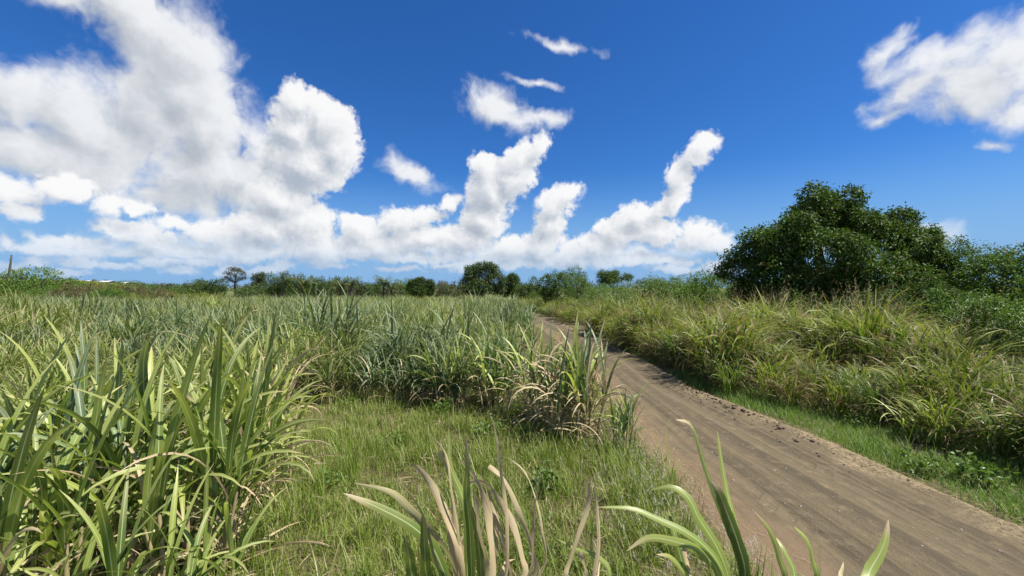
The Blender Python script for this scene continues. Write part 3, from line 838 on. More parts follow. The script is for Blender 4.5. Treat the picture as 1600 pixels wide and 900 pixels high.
near_stool(0.55, 6.7, 952, 18, 1.45, 'blue', 'cane clump just behind the dry-tipped roadside clump', dry=50, dryp=.3, rad=.34, lean=.12)
near_stool(1.45, 5.55, 953, 7, .85, 'blue', 'young thin cane shoots at the foot of the roadside clump', dry=3, rad=.2, dryp=.02)
near_stool(-0.25, 7.3, 954, 9, 1.35, 'blue', 'slender cane clump between the clearing and the roadside clump', dry=10)
near_stool(-1.15, 7.6, 955, 10, 1.4, 'green', 'cane clump at the back of the clearing with drooping dry leaves', dry=14, dryp=.15)

# cane right below the camera: leaves shaped one by one
def catmull(P, n):
    P = np.asarray(P, float); P = np.vstack([2 * P[0] - P[1], P, 2 * P[-1] - P[-2]])
    out = []; m = len(P) - 3
    for s in np.linspace(0, m - 1e-6, n):
        i = int(s); t = s - i; a, b, c, d = P[i:i + 4]
        out.append(.5 * (2 * b + (c - a) * t + (2 * a - 5 * b + 4 * c - d) * t * t + (3 * b - a - 3 * c + d) * t ** 3))
    return np.array(out)

def shaped_leaf(parent, pts, d, width, mat, dry=0.0, roll=0.3, spread=0.12, blunt=False, tipdry=True):
    """pts from tip to base in the picture, at distance d; the leaf leans through 'spread' metres in depth"""
    r = rng; n = len(pts)
    ds = d + spread * np.linspace(1, 0, n) * r.choice([-1, 1])
    P = np.array([px3(a, b, q) for (a, b), q in zip(pts, ds)])[::-1]
    C = catmull(P, 22); tan = np.gradient(C, axis=0); tan /= np.linalg.norm(tan, axis=1)[:, None]
    view = np.array([.2, -.85, .75]); V = []; T = []
    rnd = r.random(); k0 = r.uniform(-.4, .4); width = width * (.66 if dry < .5 else .78); ph = r.uniform(0, 6.28)
    for i, (c, t) in enumerate(zip(C, tan)):
        v = i / 21
        s = np.cross(t, view); s /= np.linalg.norm(s) + 1e-9; nn = np.cross(s, t)
        a = roll + k0 * v + (dry * .9 * math.sin(v * 7 + rnd * 6))
        s2 = s * math.cos(a) + nn * math.sin(a); n2 = np.cross(s2, t)
        if blunt: w = (.55 + .2 * v) * (1 if v < .97 else .7)
        else: w = (.62 + .38 * min(1, v / .35)) * max(0, 1 - v ** 3.2) ** .8 + .03
        h = width * w * .5; c = c + n2 * width * .10 * math.sin(9 * v + ph)
        V += [c - s2 * h * r.uniform(.9, 1.1) + n2 * h * dry * .2 * math.sin(23 * v + ph), c + n2 * h * (.25 + .2 * dry), c + s2 * h * r.uniform(.9, 1.1) - n2 * h * dry * .2 * math.sin(17 * v + 2 * ph)]
        for u in (0, .5, 1):
            e = dry if dry > 0 else (max(0, (v - .8) / .12) if tipdry else 0)
            T.append([rnd, v * (.85 if not tipdry else 1), u, min(1, e)])
    Q = []
    for i in range(21):
        for j in range(2): Q.append([i * 3 + j, i * 3 + j + 1, i * 3 + 4 + j, i * 3 + 3 + j])
    root_loc = np.array(parent.location)
    me = make_mesh('shaped_leaf', np.array(V) - root_loc, np.array(Q), mat, np.array(T))
    return obj('dry_leaf' if dry > .5 else 'leaf', me, parent)

def fore_plant(px, d, label, leaves, nstalk=4, seed=0):
    r = np.random.default_rng(seed)
    x = (px - 800) / F * d
    root = obj('cane_clump', None, loc=(x, d, float(ground_z(x, d)))); root.empty_display_size = .2
    tag(root, label, 'sugar cane', 'cane clumps close to the camera')
    bpy.context.view_layer.update()
    top = H - (930 - 450) / F * d
    for i in range(nstalk):
        b = np.array([r.normal(0, .09), r.normal(0, .07), -.05]); t = np.array([b[0] * .7, b[1] * .7, top - float(root.location.z) - .02])
        V, Q, T = tube([b, (b + t) / 2 + r.normal(0, .01, 3), t], [.018, .017, .012], 8)
        obj('stalk', make_mesh('stalk', V, Q, M_STALK, T), root)
    for pts, w, mat, dry, roll, kw in leaves:
        b = pts[-1]
        end = (px + (b[0] - px) * .55, max(b[1] + 50, 955))
        shaped_leaf(root, list(pts) + [end], d, w, mat, dry, roll, **kw)
    # lower hanging leaves out of the picture's lower edge
    for i in range(8):
        p = np.array([r.normal(0, .08), r.normal(0, .06), r.uniform(.25, .8)])
        obj('dry_leaf', LEAFLIB['dry'][r.integers(0, 14)], root, loc=p, rot=(r.normal(0, .3), r.uniform(.5, 1.5), r.uniform(0, 6.28)), scl=r.uniform(.35, .6))
    return root
G, Y, B = M_CANE, M_CANE_YEL, M_CANE_BLUE
k = dict
fore_plant(735, 1.22, 'dying cane clump with bleached curling leaves at the bottom centre', [
    ([(537, 771), (583, 790), (639, 819), (672, 850), (694, 895)], .052, G, 0, .15, k(spread=.05)),
    ([(553, 755), (611, 769), (639, 794), (667, 822), (700, 864), (712, 905)], .034, G, .6, .9, k()),
    ([(652, 742), (650, 728), (672, 753), (694, 797), (711, 839), (722, 890)], .034, G, .95, .5, k()),
    ([(684, 706), (703, 744), (708, 789), (714, 844), (716, 900)], .028, G, 1, .6, k(blunt=True)),
    ([(701, 667), (703, 725), (719, 767), (730, 805), (731, 900)], .036, Y, 0, .4, k(tipdry=False)),
    ([(728, 675), (730, 735), (729, 775), (734, 828), (737, 900)], .034, G, 0, .2, k()),
    ([(771, 657), (778, 705), (786, 761), (792, 817), (790, 900)], .024, G, 1, .5, k(blunt=True)),
    ([(719, 718), (742, 744), (758, 783), (767, 830), (769, 900)], .034, G, 1, .2, k()),
    ([(764, 728), (789, 753), (811, 800), (828, 850), (836, 900)], .032, G, .9, .4, k(blunt=True)),
    ([(722, 753), (755, 753), (778, 780), (800, 817), (814, 867), (820, 900)], .032, G, 1, .2, k()),
    ([(667, 674), (689, 697), (700, 722), (705, 761), (715, 830), (720, 900)], .012, G, .8, .1, k()),
    ([(792, 714), (819, 736), (836, 775), (847, 830), (850, 886)], .011, G, .85, .1, k()),
    ([(844, 747), (835, 794), (833, 844), (826, 900)], .013, G, 1, .2, k()),
    ([(631, 835), (639, 867), (647, 905)], .046, G, 0, .2, k(tipdry=False)),
    ([(660, 802), (664, 861), (669, 905)], .048, G, 0, .3, k(tipdry=False)),
    ([(619, 747), (647, 780), (664, 814), (676, 860), (690, 905)], .010, G, .5, .1, k()),
    ([(742, 770), (748, 810), (752, 850), (756, 905)], .040, G, .9, .8, k()),
    ([(775, 800), (772, 840), (776, 905)], .042, G, .95, 1.0, k(blunt=True)),
    ([(716, 790), (700, 800), (706, 830), (716, 880), (722, 905)], .05, G, 1, .9, k()),
    ([(806, 874), (792, 878), (784, 900), (778, 915)], .022, G, 1, .3, k()),
    ([(688, 775), (706, 812), (722, 860), (735, 905)], .026, G, .9, .2, k()),
    ([(760, 760), (773, 800), (786, 850), (800, 905)], .026, G, .95, .9, k()),
    ([(733, 780), (745, 830), (752, 905)], .034, G, 0, .2, k(tipdry=False))], seed=1)
fore_plant(918, 1.45, 'small bleached dry cane shoot between the two bottom clumps', [
    ([(928, 751), (933, 795), (935, 856), (927, 905)], .022, G, 1, .3, k()),
    ([(919, 754), (917, 795), (904, 834), (889, 880), (884, 905)], .036, G, .85, .2, k(blunt=True)),
    ([(870, 842), (900, 858), (931, 869), (952, 895)], .026, Y, 0, .3, k(tipdry=False)),
    ([(905, 862), (912, 880), (917, 905)], .03, G, 1, .8, k(blunt=True))], nstalk=2, seed=2)
fore_plant(1140, 1.25, 'bright yellow green cane clump at the bottom beside the road', [
    ([(933, 793), (987, 795), (1031, 812), (1075, 834), (1110, 865), (1132, 905)], .040, Y, 0, .1, k(spread=.05, tipdry=False)),
    ([(1016, 766), (1049, 761), (1075, 777), (1092, 812), (1119, 856), (1138, 905)], .046, Y, 0, .2, k(tipdry=False)),
    ([(979, 861), (1014, 841), (1057, 847), (1092, 861), (1122, 895)], .040, Y, 0, .3, k()),
    ([(1055, 656), (1079, 666), (1097, 716), (1119, 777), (1138, 830), (1158, 895)], .046, G, 0, -.35, k()),
    ([(1120, 672), (1127, 725), (1138, 777), (1151, 830), (1162, 900)], .040, Y, 0, -.3, k(tipdry=False)),
    ([(1108, 750), (1124, 772), (1137, 805), (1150, 845), (1163, 900)], .062, G, 0, .35, k()),
    ([(1044, 795), (1050, 820), (1057, 847), (1075, 905)], .030, G, 0, .2, k(tipdry=False)),
    ([(1175, 795), (1202, 830), (1219, 874), (1226, 910)], .034, Y, 0, .3, k()),
    ([(1210, 838), (1226, 862), (1240, 905)], .032, Y, 0, .2, k()),
    ([(1243, 823), (1258, 842), (1268, 872), (1274, 910)], .044, Y, 0, .2, k(tipdry=False)),
    ([(1388, 812), (1381, 850), (1360, 890), (1342, 920)], .050, Y, 0, .2, k()),
    ([(1318, 878), (1313, 900), (1310, 925)], .022, G, .8, .4, k()),
    ([(1026, 866), (1046, 870), (1062, 887), (1080, 910)], .026, Y, 0, .4, k()),
    ([(1068, 858), (1072, 880), (1085, 910)], .034, G, 1, .3, k(blunt=True))], nstalk=5, seed=3)

# ------------------------------------------------------------------ tall wild grass on the far side of the road
def tall_meshes(seed, n, h, mat, dryp, seeds):
    r = np.random.default_rng(seed); bag = Bag()
    a = r.uniform(0, 6.283, n); q = .30 * np.sqrt(r.random(n))
    P = np.column_stack([q * np.cos(a), q * np.sin(a), r.uniform(0, .55, n) * h * .8])
    t0 = np.abs(r.normal(.12, .16, n)) + .4 * q; t1 = t0 + r.uniform(.5, 2.1, n)
    dry = np.where(r.random(n) < dryp * (1.5 - P[:, 2]), r.uniform(.5, 1, n), 0)
    V, Q, T = ribbons(P, a + r.normal(0, .7, n), t0, t1, 1.6, h * r.uniform(.4, .75, n), r.uniform(.016, .042, n), S=5, across=2, wprof='cane', twist=r.normal(0, .8, n), dry=dry, wob=.3, r=r)
    bag.add(V, Q, None, T)
    # dead thatch hanging at the foot
    m = int(n * .75); a = r.uniform(0, 6.283, m); q = r.uniform(.15, .46, m)
    P = np.column_stack([q * np.cos(a), q * np.sin(a), r.uniform(.1, .75, m) * h * .7])
    V, Q, T = ribbons(P, a + r.normal(0, .6, m), r.uniform(.5, 1.3, m), r.uniform(1.7, 2.8, m), 1.0, h * r.uniform(.25, .5, m), r.uniform(.006, .014, m), S=4, across=2, dry=np.where(r.random(m) < .75, 1, .2), wob=.5, r=r)
    bag.add(V, Q, None, T)
    leaves = bag.mesh('tall_grass_leaves', mat)
    bag = Bag(); a = r.uniform(0, 6.283, seeds); q = .2 * np.sqrt(r.random(seeds))
    P = np.column_stack([q * np.cos(a), q * np.sin(a), np.zeros(seeds)])
    L = h * r.uniform(.95, 1.22, seeds); S = 6
    V, Q, T = ribbons(P, a, r.uniform(0, .12, seeds), r.uniform(.15, .5, seeds), 2, L, .005, S=S, across=2, wprof='grass', r=r)
    bag.add(V, Q, None, T)
    C = V.reshape(seeds, S + 1, 2, 3).mean(2)
    f = np.repeat(np.arange(seeds), 24); u = r.uniform(0, 1, len(f))[:, None]
    c = C[f, S - 2] * (1 - u) + C[f, S] * u
    V, Q, T = ribbons(c, r.uniform(0, 6.28, len(f)), r.uniform(.3, .8, len(f)), r.uniform(.6, 1.5, len(f)), 1, r.uniform(.05, .17, len(f)) * (1.1 - .8 * u[:, 0]), .0045, S=2, across=2, wprof='grass', r=r)
    bag.add(V, Q, None, T)
    return leaves, bag.mesh('tall_grass_seeds', M_SEED)
TALL = [tall_meshes(700 + i, 155, [1.55, 1.7, 1.45, 1.8][i % 4], [M_TALL, M_TALL, M_TALL_G, M_TALL][i % 4], [.08, .2, .08, .14, .28][i % 5], [4, 7, 2, 10][i % 4]) for i in range(9)]

tp = []
def tall_edge(y): return right_edge(y) + verge_w(y)
for y0 in np.arange(2.2, 62, .62):
    sp = .6 if y0 < 16 else .9
    if y0 > 16 and rng.random() < .4: continue
    xx = float(tall_edge(y0)) + .25
    xmax = min(y0 * 1.36 + 1.0, 40)
    while xx < xmax:
        x = xx + rng.normal(0, .12); y = y0 + rng.normal(0, .18)
        depth = x - float(tall_edge(y))
        lim = np.interp(y0, [0, 6, 12, 25, 60], [2.4, 4.0, 7.5, 14, 26])
        if depth < lim and depth > .12: tp.append((x, y, depth))
        xx += sp * rng.uniform(.8, 1.25) * (1 if depth < 1.5 else 1.3)
tp = np.array(tp); dd = np.hypot(tp[:, 0], tp[:, 1]) + 0.6 * tp[:, 2]
tp = tp[np.argsort(dd)]
SRC_TALL = [None] * len(TALL)
def tall_scale(x, y, depth): return (.45 + .80 * vnoise(x * .6, y * .6, 51)) * np.interp(depth, [0, .5, 1.5], [.82, .98, 1.08])
NT = 240
for i, (x, y, dp) in enumerate(tp[:NT]):
    v = int(rng.integers(0, len(TALL)))
    root = obj('tall_grass_clump', None, loc=(x, y, float(ground_z(x, y))), rot=(0, 0, rng.uniform(0, 6.28)), scl=float(tall_scale(x, y, dp)))
    root.empty_display_size = .2
    px = 800 + x / y * F
    where = 'wild grass clump overhanging the %s' % ('verge' if y < 9 else 'road edge') if dp < .9 else 'wild grass clump one rank up the bank' if dp < 2.2 else 'wild grass clump %s the bank' % ('halfway up' if dp < 3.6 else 'at the top of')
    mark = ('beside the far stretch of road' if px < 1000 else 'below the rounded bush' if px < 1130 else 'left of the large tree' if px < 1240 else 'below the large tree' if px < 1340 else
            'below the large tree, right half' if px < 1440 else 'below the feathery tree' if px < 1530 else 'at the right border')
    lab = ['leafy ', 'seeding ', 'darker ', 'feathery '][v % 4] + where + ', ' + mark
    tag(root, lab, 'tall grass', 'tall wild grass clumps along the road')
    a = obj('leaves', TALL[v][0], root); a['kind'] = 'stuff'
    b = obj('seed_heads', TALL[v][1], root); b['kind'] = 'stuff'
    SRC_TALL[v] = a
SRC_TALL = [s for s in SRC_TALL if s is not None]
q = tp[NT:]
scatter('wild_grass', np.column_stack([q[:, :2], ground_z(q[:, 0], q[:, 1])]), tall_scale(q[:, 0], q[:, 1], q[:, 2]) * rng.uniform(.75, 1.0, len(q)), SRC_TALL,
        'distant wild grass covering the bank behind the road', 'tall grass')

# broad green tuft by the verge and leafy weeds
def leafy_grass(x, y, seed, label, n=26, h=.95, key='green'):
    r = np.random.default_rng(seed)
    root = obj('broad_leaf_grass', None, loc=(x, y, float(ground_z(x, y)))); tag(root, label, 'grass tuft', 'broad-leaved grass tufts')
    for i in range(n):
        a = r.uniform(0, 6.28); s = h * r.uniform(.5, 1)
        obj('leaf', LEAFLIB[key][r.integers(2, 14)], root, loc=(r.normal(0, .08), r.normal(0, .08), r.uniform(0, .15)), rot=(r.normal(0, .1), r.uniform(.05, .7), a), scl=(s, s * .8, s))
x, y = px_ground(1478, 700); leafy_grass(x, y, 61, 'dark green broad-leaved grass tuft at the foot of the bank', 34, 1.0)
x, y = px_ground(1550, 712); leafy_grass(x, y, 62, 'smaller broad-leaved grass tuft beside bare soil', 22, .7)
x, y = px_ground(1430, 690); leafy_grass(x, y, 63, 'broad-leaved grass tuft half hidden under arching wild grass', 20, .8, 'yellow')

# ------------------------------------------------------------------ trees and bushes
def crown_mesh(seed, lobes, n, ll, lw, mat, droop=.3, shell=.72, per=7, cl=.0):
    """leaves in sprays near the surface of uneven lobes; lobes: (x,y,z,rx,ry,rz)"""
    r = np.random.default_rng(seed); lobes = np.array(lobes, float)
    w = (lobes[:, 3] * lobes[:, 4] * lobes[:, 5]) ** (2 / 3); w /= w.sum()
    m = n // per
    pick = r.choice(len(lobes), m, p=w); d = r.normal(size=(m, 3)); d[:, 2] += .25; d /= np.linalg.norm(d, axis=1)[:, None]
    bump = .82 + .36 * vnoise(d[:, 0] * 2.6 + pick * 7.1, d[:, 1] * 2.6 + d[:, 2] * 3.1, seed)
    rad = r.uniform(shell, 1.04, m) * bump
    C = lobes[pick, :3] + d * lobes[pick, 3:] * rad[:, None]
    # drop sprays buried deep in other lobes
    keep = np.ones(m, bool)
    for k, L in enumerate(lobes):
        inside = (((C - L[:3]) / L[3:]) ** 2).sum(1) < .42
        keep &= ~(inside & (pick != k) & (r.random(m) < .8))
    keep &= vnoise(C[:, 0] * 1.9 / (ll * 9 + .3) , (C[:, 1] + C[:, 2] * 1.3) * 1.9 / (ll * 9 + .3), seed + 3) > .17
    C = C[keep]; d = d[keep]; m = len(C)
    sp = np.repeat(np.arange(m), per); k = len(sp)
    out = d[sp] * .55 + r.normal(size=(k, 3)) * .75; out[:, 2] -= droop
    out /= np.linalg.norm(out, axis=1)[:, None]
    p0 = C[sp] + r.normal(size=(k, 3)) * ll * .55
    side = np.cross(out, r.normal(size=(k, 3)) * .6 + np.array([0, 0, 1.0])); side /= np.linalg.norm(side, axis=1)[:, None] + 1e-9
    nn = np.cross(side, out)
    L = (ll * r.uniform(.65, 1.3, k))[:, None]; W = (lw * r.uniform(.7, 1.25, k))[:, None] * .5
    V = np.stack([p0, p0 + out * L * .45 - side * W + nn * W * .3, p0 + out * L - np.array([0, 0, .12]) * L, p0 + out * L * .45 + side * W + nn * W * .3], 1).reshape(-1, 3)
    Fq = np.arange(k * 4).reshape(k, 4)
    Ft = np.concatenate([Fq[:, [0, 1, 2]], Fq[:, [0, 2, 3]]])
    tint = np.clip(.5 * r.random(m)[sp] + .5 * r.random(k), 0, 1)
    T = np.stack([np.repeat(tint, 4), np.repeat(r.random(m)[sp], 4), np.zeros(k * 4), np.zeros(k * 4)], 1)
    return make_mesh('crown', V, Ft, mat, T, smooth=False)

def heap(lobes, k=6, f=.46, seed=0, core=.78):
    """break every lobe up into a core and smaller leaf clumps round it"""
    r = np.random.default_rng(seed); out = []
    for L in lobes:
        L = np.array(L, float); out.append((*L[:3], *(L[3:] * core)))
        for i in range(k):
            d = r.normal(size=3); d[2] += .35; d /= np.linalg.norm(d)
            s = f * r.uniform(.7, 1.25)
            out.append((*(L[:3] + d * L[3:] * r.uniform(.6, .85)), *(L[3:] * s)))
    return out

def limb_mesh(seed, base_r, fork, targets, bend=.25):
    r = np.random.default_rng(seed); bag = Bag(); fork = np.array(fork, float)
    path = [np.array([0, 0, -.15]), fork * .35 + r.normal(0, .04, 3), fork * .7 + r.normal(0, .05, 3), fork]
    V, Q, T = tube(path, [base_r * 1.25, base_r, base_r * .88, base_r * .8], 8); bag.add(V, Q, None, T)
    for t in targets:
        t = np.array(t, float); mid = fork + (t - fork) * .5 + r.normal(0, bend, 3) * np.linalg.norm(t - fork) * .4
        V, Q, T = tube([fork - (t - fork) * .03, (fork + mid) / 2 + r.normal(0, .05, 3), mid, (mid + t) / 2, t], [base_r * .55, base_r * .45, base_r * .33, base_r * .2, base_r * .07], 6)
        bag.add(V, Q, None, T)
        for j in range(2):
            e = t + r.normal(0, .35, 3) * np.linalg.norm(t - fork) * .5
            V, Q, T = tube([mid, (mid + e) / 2 + r.normal(0, .06, 3), e], [base_r * .25, base_r * .15, base_r * .04], 5); bag.add(V, Q, None, T)
    return bag.mesh('limbs', M_BARK)

def tree(name, label, loc, crown, trunk, cat='tree', group=None, rot=0.0, scl=1.0):
    root = obj(name, None, loc=loc, rot=(0, 0, rot), scl=scl); root.empty_display_size = .5
    tag(root, label, cat, group)
    c = obj('crown', crown, root); c['kind'] = 'stuff'
    obj('trunk', trunk, root)
    return root

def lobes_from(px_list, d, root, depth):
    """lobes given by their centre and half size in the picture, placed round distance d"""
    out = []
    for (px, py, rx, ry, off) in px_list:
        p = px3(px, py, d + off); s = (d + off) / F
        out.append((p[0] - root[0], p[1] - root[1], p[2] - root[2], rx * s, depth * max(rx, ry) * s, ry * s))
    return out

def base_at(px, d): x = (px - 800) / F * d; return (x, d, float(ground_z(x, d)))

# the big spreading tree on the right
D = 20.0; root = base_at(1300, D)
lob = lobes_from([(1268, 340, 42, 38, 0), (1300, 335, 42, 34, .6), (1225, 380, 52, 40, -.6), (1185, 395, 42, 30, 0), (1160, 420, 40, 28, .3), (1280, 400, 70, 55, -1.4),
                  (1345, 370, 60, 40, 0), (1385, 365, 46, 34, .8), (1420, 395, 40, 42, 0), (1360, 430, 70, 45, -1.6), (1440, 430, 40, 42, .3), (1215, 440, 50, 38, -1),
                  (1300, 465, 70, 36, -1.5), (1400, 480, 60, 36, -.8), (1175, 455, 30, 24, 0), (1450, 470, 34, 34, .6), (1320, 345, 34, 26, 2), (1240, 470, 50, 34, 0)], D, root, .95)
big = crown_mesh(1, heap(lob, 7, .42, 1), 125000, .17, .072, M_DARKTREE, droop=.45, shell=.6)
trunk = limb_mesh(2, .34, (0, 0, 1.6), [(l[0] * .85, l[1] * .85, l[2] * .92) for l in lob[::1]])
tree('broad_tree', 'large dark broadleaf tree rising above the grass bank', root, big, trunk)

def bush_mesh(seed, w, h, n, ll, lw, mat, nl=7, droop=.15):
    r = np.random.default_rng(seed); lob = []
    for i in range(nl):
        a = r.uniform(0, 6.28); q = .5 * w * math.sqrt(r.random()) * .75
        z = h * r.uniform(.3, .72) * (1 - .45 * (q / (w * .5)) ** 2); s = r.uniform(.22, .36) * w
        lob.append((q * math.cos(a), q * math.sin(a), z, s, s, min(s * .85, h - z)))
    lob = np.array(lob); k = h * 1.04 / (lob[:, 2] + lob[:, 5]).max(); lob[:, 2] *= k; lob[:, 5] *= k
    return crown_mesh(seed, heap(lob, 5, .46, seed), int(n * 1.25), ll, lw, mat, droop=droop, shell=.55), limb_mesh(seed, .05 * h ** .7, (0, 0, h * .18), [l[:3] for l in lob])

# bushes and smaller trees beside and beyond it
def bush_at(px, d, top, wpx, mat, seed, label, n=9000, ll=.12, lw=.05, name='bush', group='bushes along the right bank', cat='bush', nl=8):
    x, y, z = base_at(px, d); h = H - (top - 450) / F * d - z; w = wpx * d / F
    c, t = bush_mesh(seed, w, h, n, ll, lw, mat, nl)
    return tree(name, label, (x, y, z), c, t, cat, group)
bush_at(1512, 19.5, 376, 165, M_MIDTREE, 20, 'mid green tree with feathery top right of the large dark tree', 26000, .13, .045, 'feathery_tree', None, 'tree', 11)
bush_at(1592, 17, 388, 150, M_MIDTREE, 21, 'green tree cut by the right border of the picture', 22000, .13, .05, 'leafy_tree', None, 'tree', 10)
bush_at(1455, 15.5, 440, 90, M_DARKTREE, 22, 'dark shrub in the shade under the large tree', 14000, .12, .045)
bush_at(1560, 10.2, 466, 150, M_LIGHTTREE, 23, 'bright green shrub behind the grass at the right border', 22000, .08, .035)
bush_at(1505, 12.5, 455, 120, M_MIDTREE, 24, 'mid green shrub behind the grass bank near the right border', 16000, .1, .04)
bush_at(1100, 24, 428, 110, M_MIDTREE, 25, 'rounded green bush just left of the large dark tree', 20000, .13, .05)
bush_at(1045, 30, 434, 110, M_LIGHTTREE, 26, 'light green bush left of the rounded bush', 16000, .14, .05)
bush_at(1150, 28, 432, 90, M_MIDTREE, 27, 'green bush tucked behind the large tree', 12000, .13, .05)
bush_at(1330, 14, 462, 130, M_DARKTREE, 28, 'low dark bush at the foot of the large tree', 14000, .11, .045)
bush_at(1225, 17, 458, 120, M_DARKTREE, 29, 'low dark undergrowth bush below the left limb of the large tree', 12000, .11, .045)
bush_at(985, 34, 447, 60, M_LIGHTTREE, 30, 'small yellow green bush in the rough meadow', 8000, .13, .045)
bush_at(935, 36, 446, 80, M_LIGHTTREE, 31, 'bright green feathery bush below the paired trees', 10000, .12, .04)
bush_at(965, 26, 462, 70, M_LIGHTTREE, 32, 'low light green shrub in the meadow by the road', 8000, .1, .035)
bush_at(905, 48, 421, 62, M_LIGHTTREE, 33, 'light green tree beside the dark paired tree', 16000, .17, .055, 'leafy_tree', None, 'tree', 10)
bush_at(866, 44, 420, 52, M_DARKTREE, 34, 'dark dense tree right of the road beside the lighter tree', 16000, .17, .065, 'dense_tree', None, 'tree', 10)
bush_at(1015, 70, 437, 70, M_OLIVE, 35, 'distant olive tree clump behind the meadow', 8000, .24, .09, 'distant_tree', 'distant trees', 'tree')
bush_at(1075, 62, 432, 80, M_LIGHTTREE, 36, 'distant yellow green bamboo-like thicket tree behind the meadow', 9000, .22, .08, 'distant_tree', 'distant trees', 'tree')
bush_at(930, 80, 441, 60, M_OLIVE, 37, 'distant low tree between the light tree and the flat-topped tree', 6000, .24, .09, 'distant_tree', 'distant trees', 'tree')
bush_at(845, 60, 452, 40, M_MIDTREE, 38, 'low green bush on the road bank before the dark tree', 5000, .15, .05)

bush_at(955, 50, 441, 80, M_LIGHTTREE, 39, 'light green thicket hiding the trunk of the flat-topped tree', 9000, .16, .055)
# flat-topped tree in the meadow
root = base_at(958, 58)
lob = lobes_from([(945, 430, 12, 7, 0), (962, 429, 16, 6, .5), (978, 433, 10, 5, 0), (955, 438, 14, 6, -.5), (942, 440, 8, 5, 0)], 58, root, 1.0)
tree('flat_topped_tree', 'flat-topped acacia-like tree on the skyline right of the road', root, crown_mesh(41, lob, 9000, .22, .07, M_DARKTREE, shell=.4), limb_mesh(42, .16, (0, 0, 2.6), [l[:3] for l in lob]))
# mango trees by the bend
root = base_at(754, 80)
lob = lobes_from([(752, 432, 24, 20, 0), (735, 442, 19, 18, -.5), (772, 440, 18, 19, -.5), (750, 450, 30, 14, -1.5), (762, 424, 18, 12, 0), (728, 452, 12, 12, 0), (742, 424, 16, 11, .5), (780, 450, 10, 12, 0)], 80, root, 1.0)
tree('mango_tree', 'large rounded dark green mango-like tree at the end of the road', root, crown_mesh(43, heap(lob, 6, .42, 9), 34000, .34, .12, M_MANGO, droop=.5, shell=.75), limb_mesh(44, .4, (0, 0, 1.4), [l[:3] for l in lob]))
root = base_at(800, 90)
lob = lobes_from([(798, 442, 14, 13, 0), (806, 446, 11, 13, 0), (790, 450, 10, 12, 0), (801, 435, 9, 7, 0)], 90, root, 1.0)
tree('mango_tree', 'smaller dark tree tucked against the large rounded tree', root, crown_mesh(45, heap(lob, 6, .42, 9), 12000, .34, .12, M_DARKTREE, droop=.4), limb_mesh(46, .25, (0, 0, 1.2), [l[:3] for l in lob]))
root = base_at(657, 64)
lob = lobes_from([(657, 445, 16, 11, 0), (645, 449, 11, 11, 0), (670, 448, 11, 12, 0), (658, 455, 20, 9, -.6)], 64, root, 1.0)
tree('round_tree', 'compact round tree standing at the far edge of the cane', root, crown_mesh(47, heap(lob, 6, .42, 9), 20000, .26, .1, M_DARKTREE, droop=.4, shell=.72), limb_mesh(48, .22, (0, 0, .9), [l[:3] for l in lob]))
# tall open tree and its neighbour on the left skyline
root = base_at(367, 88)
lob = lobes_from([(364, 421, 8, 4, 0), (373, 422, 7, 4, .5), (355, 427, 6, 4, 0), (380, 427, 5, 4, 0), (366, 430, 6, 3, -.5), (353, 434, 4, 3, 0), (382, 434, 4, 3, 0), (360, 437, 5, 2.5, .3), (374, 436, 6, 3, 0), (368, 441, 4, 2, .4)], 88, root, 1.0)
tree('umbrella_tree', 'tall umbrella-shaped tree with open crown above the tree line', root, crown_mesh(49, lob, 2600, .26, .09, M_OLIVE, shell=.3), limb_mesh(50, .2, (0, 0, 3.8), [l[:3] for l in lob]))
root = base_at(405, 84)
lob = lobes_from([(400, 435, 7, 7, 0), (410, 432, 6, 7, 0), (405, 443, 9, 6, 0), (398, 446, 6, 5, 0)], 84, root, 1.0)
tree('ragged_tree', 'ragged slim tree next to the umbrella-shaped tree', root, crown_mesh(51, lob, 4200, .30, .10, M_OLIVE, shell=.5), limb_mesh(52, .16, (0, 0, 2.6), [l[:3] for l in lob]))

# the tree line behind the cane
LINE = [bush_mesh(60 + i, 5.2, 4.2, 5200, .30, .11, [M_MANGO, M_OLIVE, M_DARKTREE, M_MANGO, M_BROWNBUSH, M_MIDTREE][i], 8) for i in range(6)]
words = ['low green tree', 'olive tree', 'dark leafy tree', 'spreading green tree', 'brownish dry tree', 'bushy green tree']
line = [(312, 446, 2), (328, 445, 0), (345, 444, 3), (388, 446, 0), (422, 442, 3), (436, 438, 2), (452, 440, 0), (470, 445, 1), (486, 443, 5), (504, 439, 0), (518, 438, 3), (534, 440, 2), (552, 443, 1),
        (566, 440, 5), (582, 442, 0), (598, 443, 3), (616, 444, 1), (690, 443, 4), (706, 446, 1), (630, 445, 5), (300, 449, 1), (818, 449, 2), (832, 452, 1)]
for i, (px, top, v) in enumerate(line):
    d = 76 + 9 * rng.random(); x, y, z = base_at(px, d); h = H - (top - 450) / F * d - z
    side = 'left of the umbrella-shaped tree' if px < 360 else 'between the ragged tree and the first palms' if px < 480 else 'midway along the tree line among palms' if px < 560 else 'between the palms and the round tree' if px < 640 else 'between the round tree and the mango-like trees' if px < 715 else 'beyond the bend of the road'
    tree('line_tree', '%s in the far tree line, %s' % (words[v], side), (x, y, z), LINE[v][0], LINE[v][1], group='trees of the far tree line', rot=rng.uniform(0, 6.28), scl=(rng.uniform(.8, 1.1), rng.uniform(.8, 1.1), h / 3.7 * rng.uniform(.85, 1.25)))

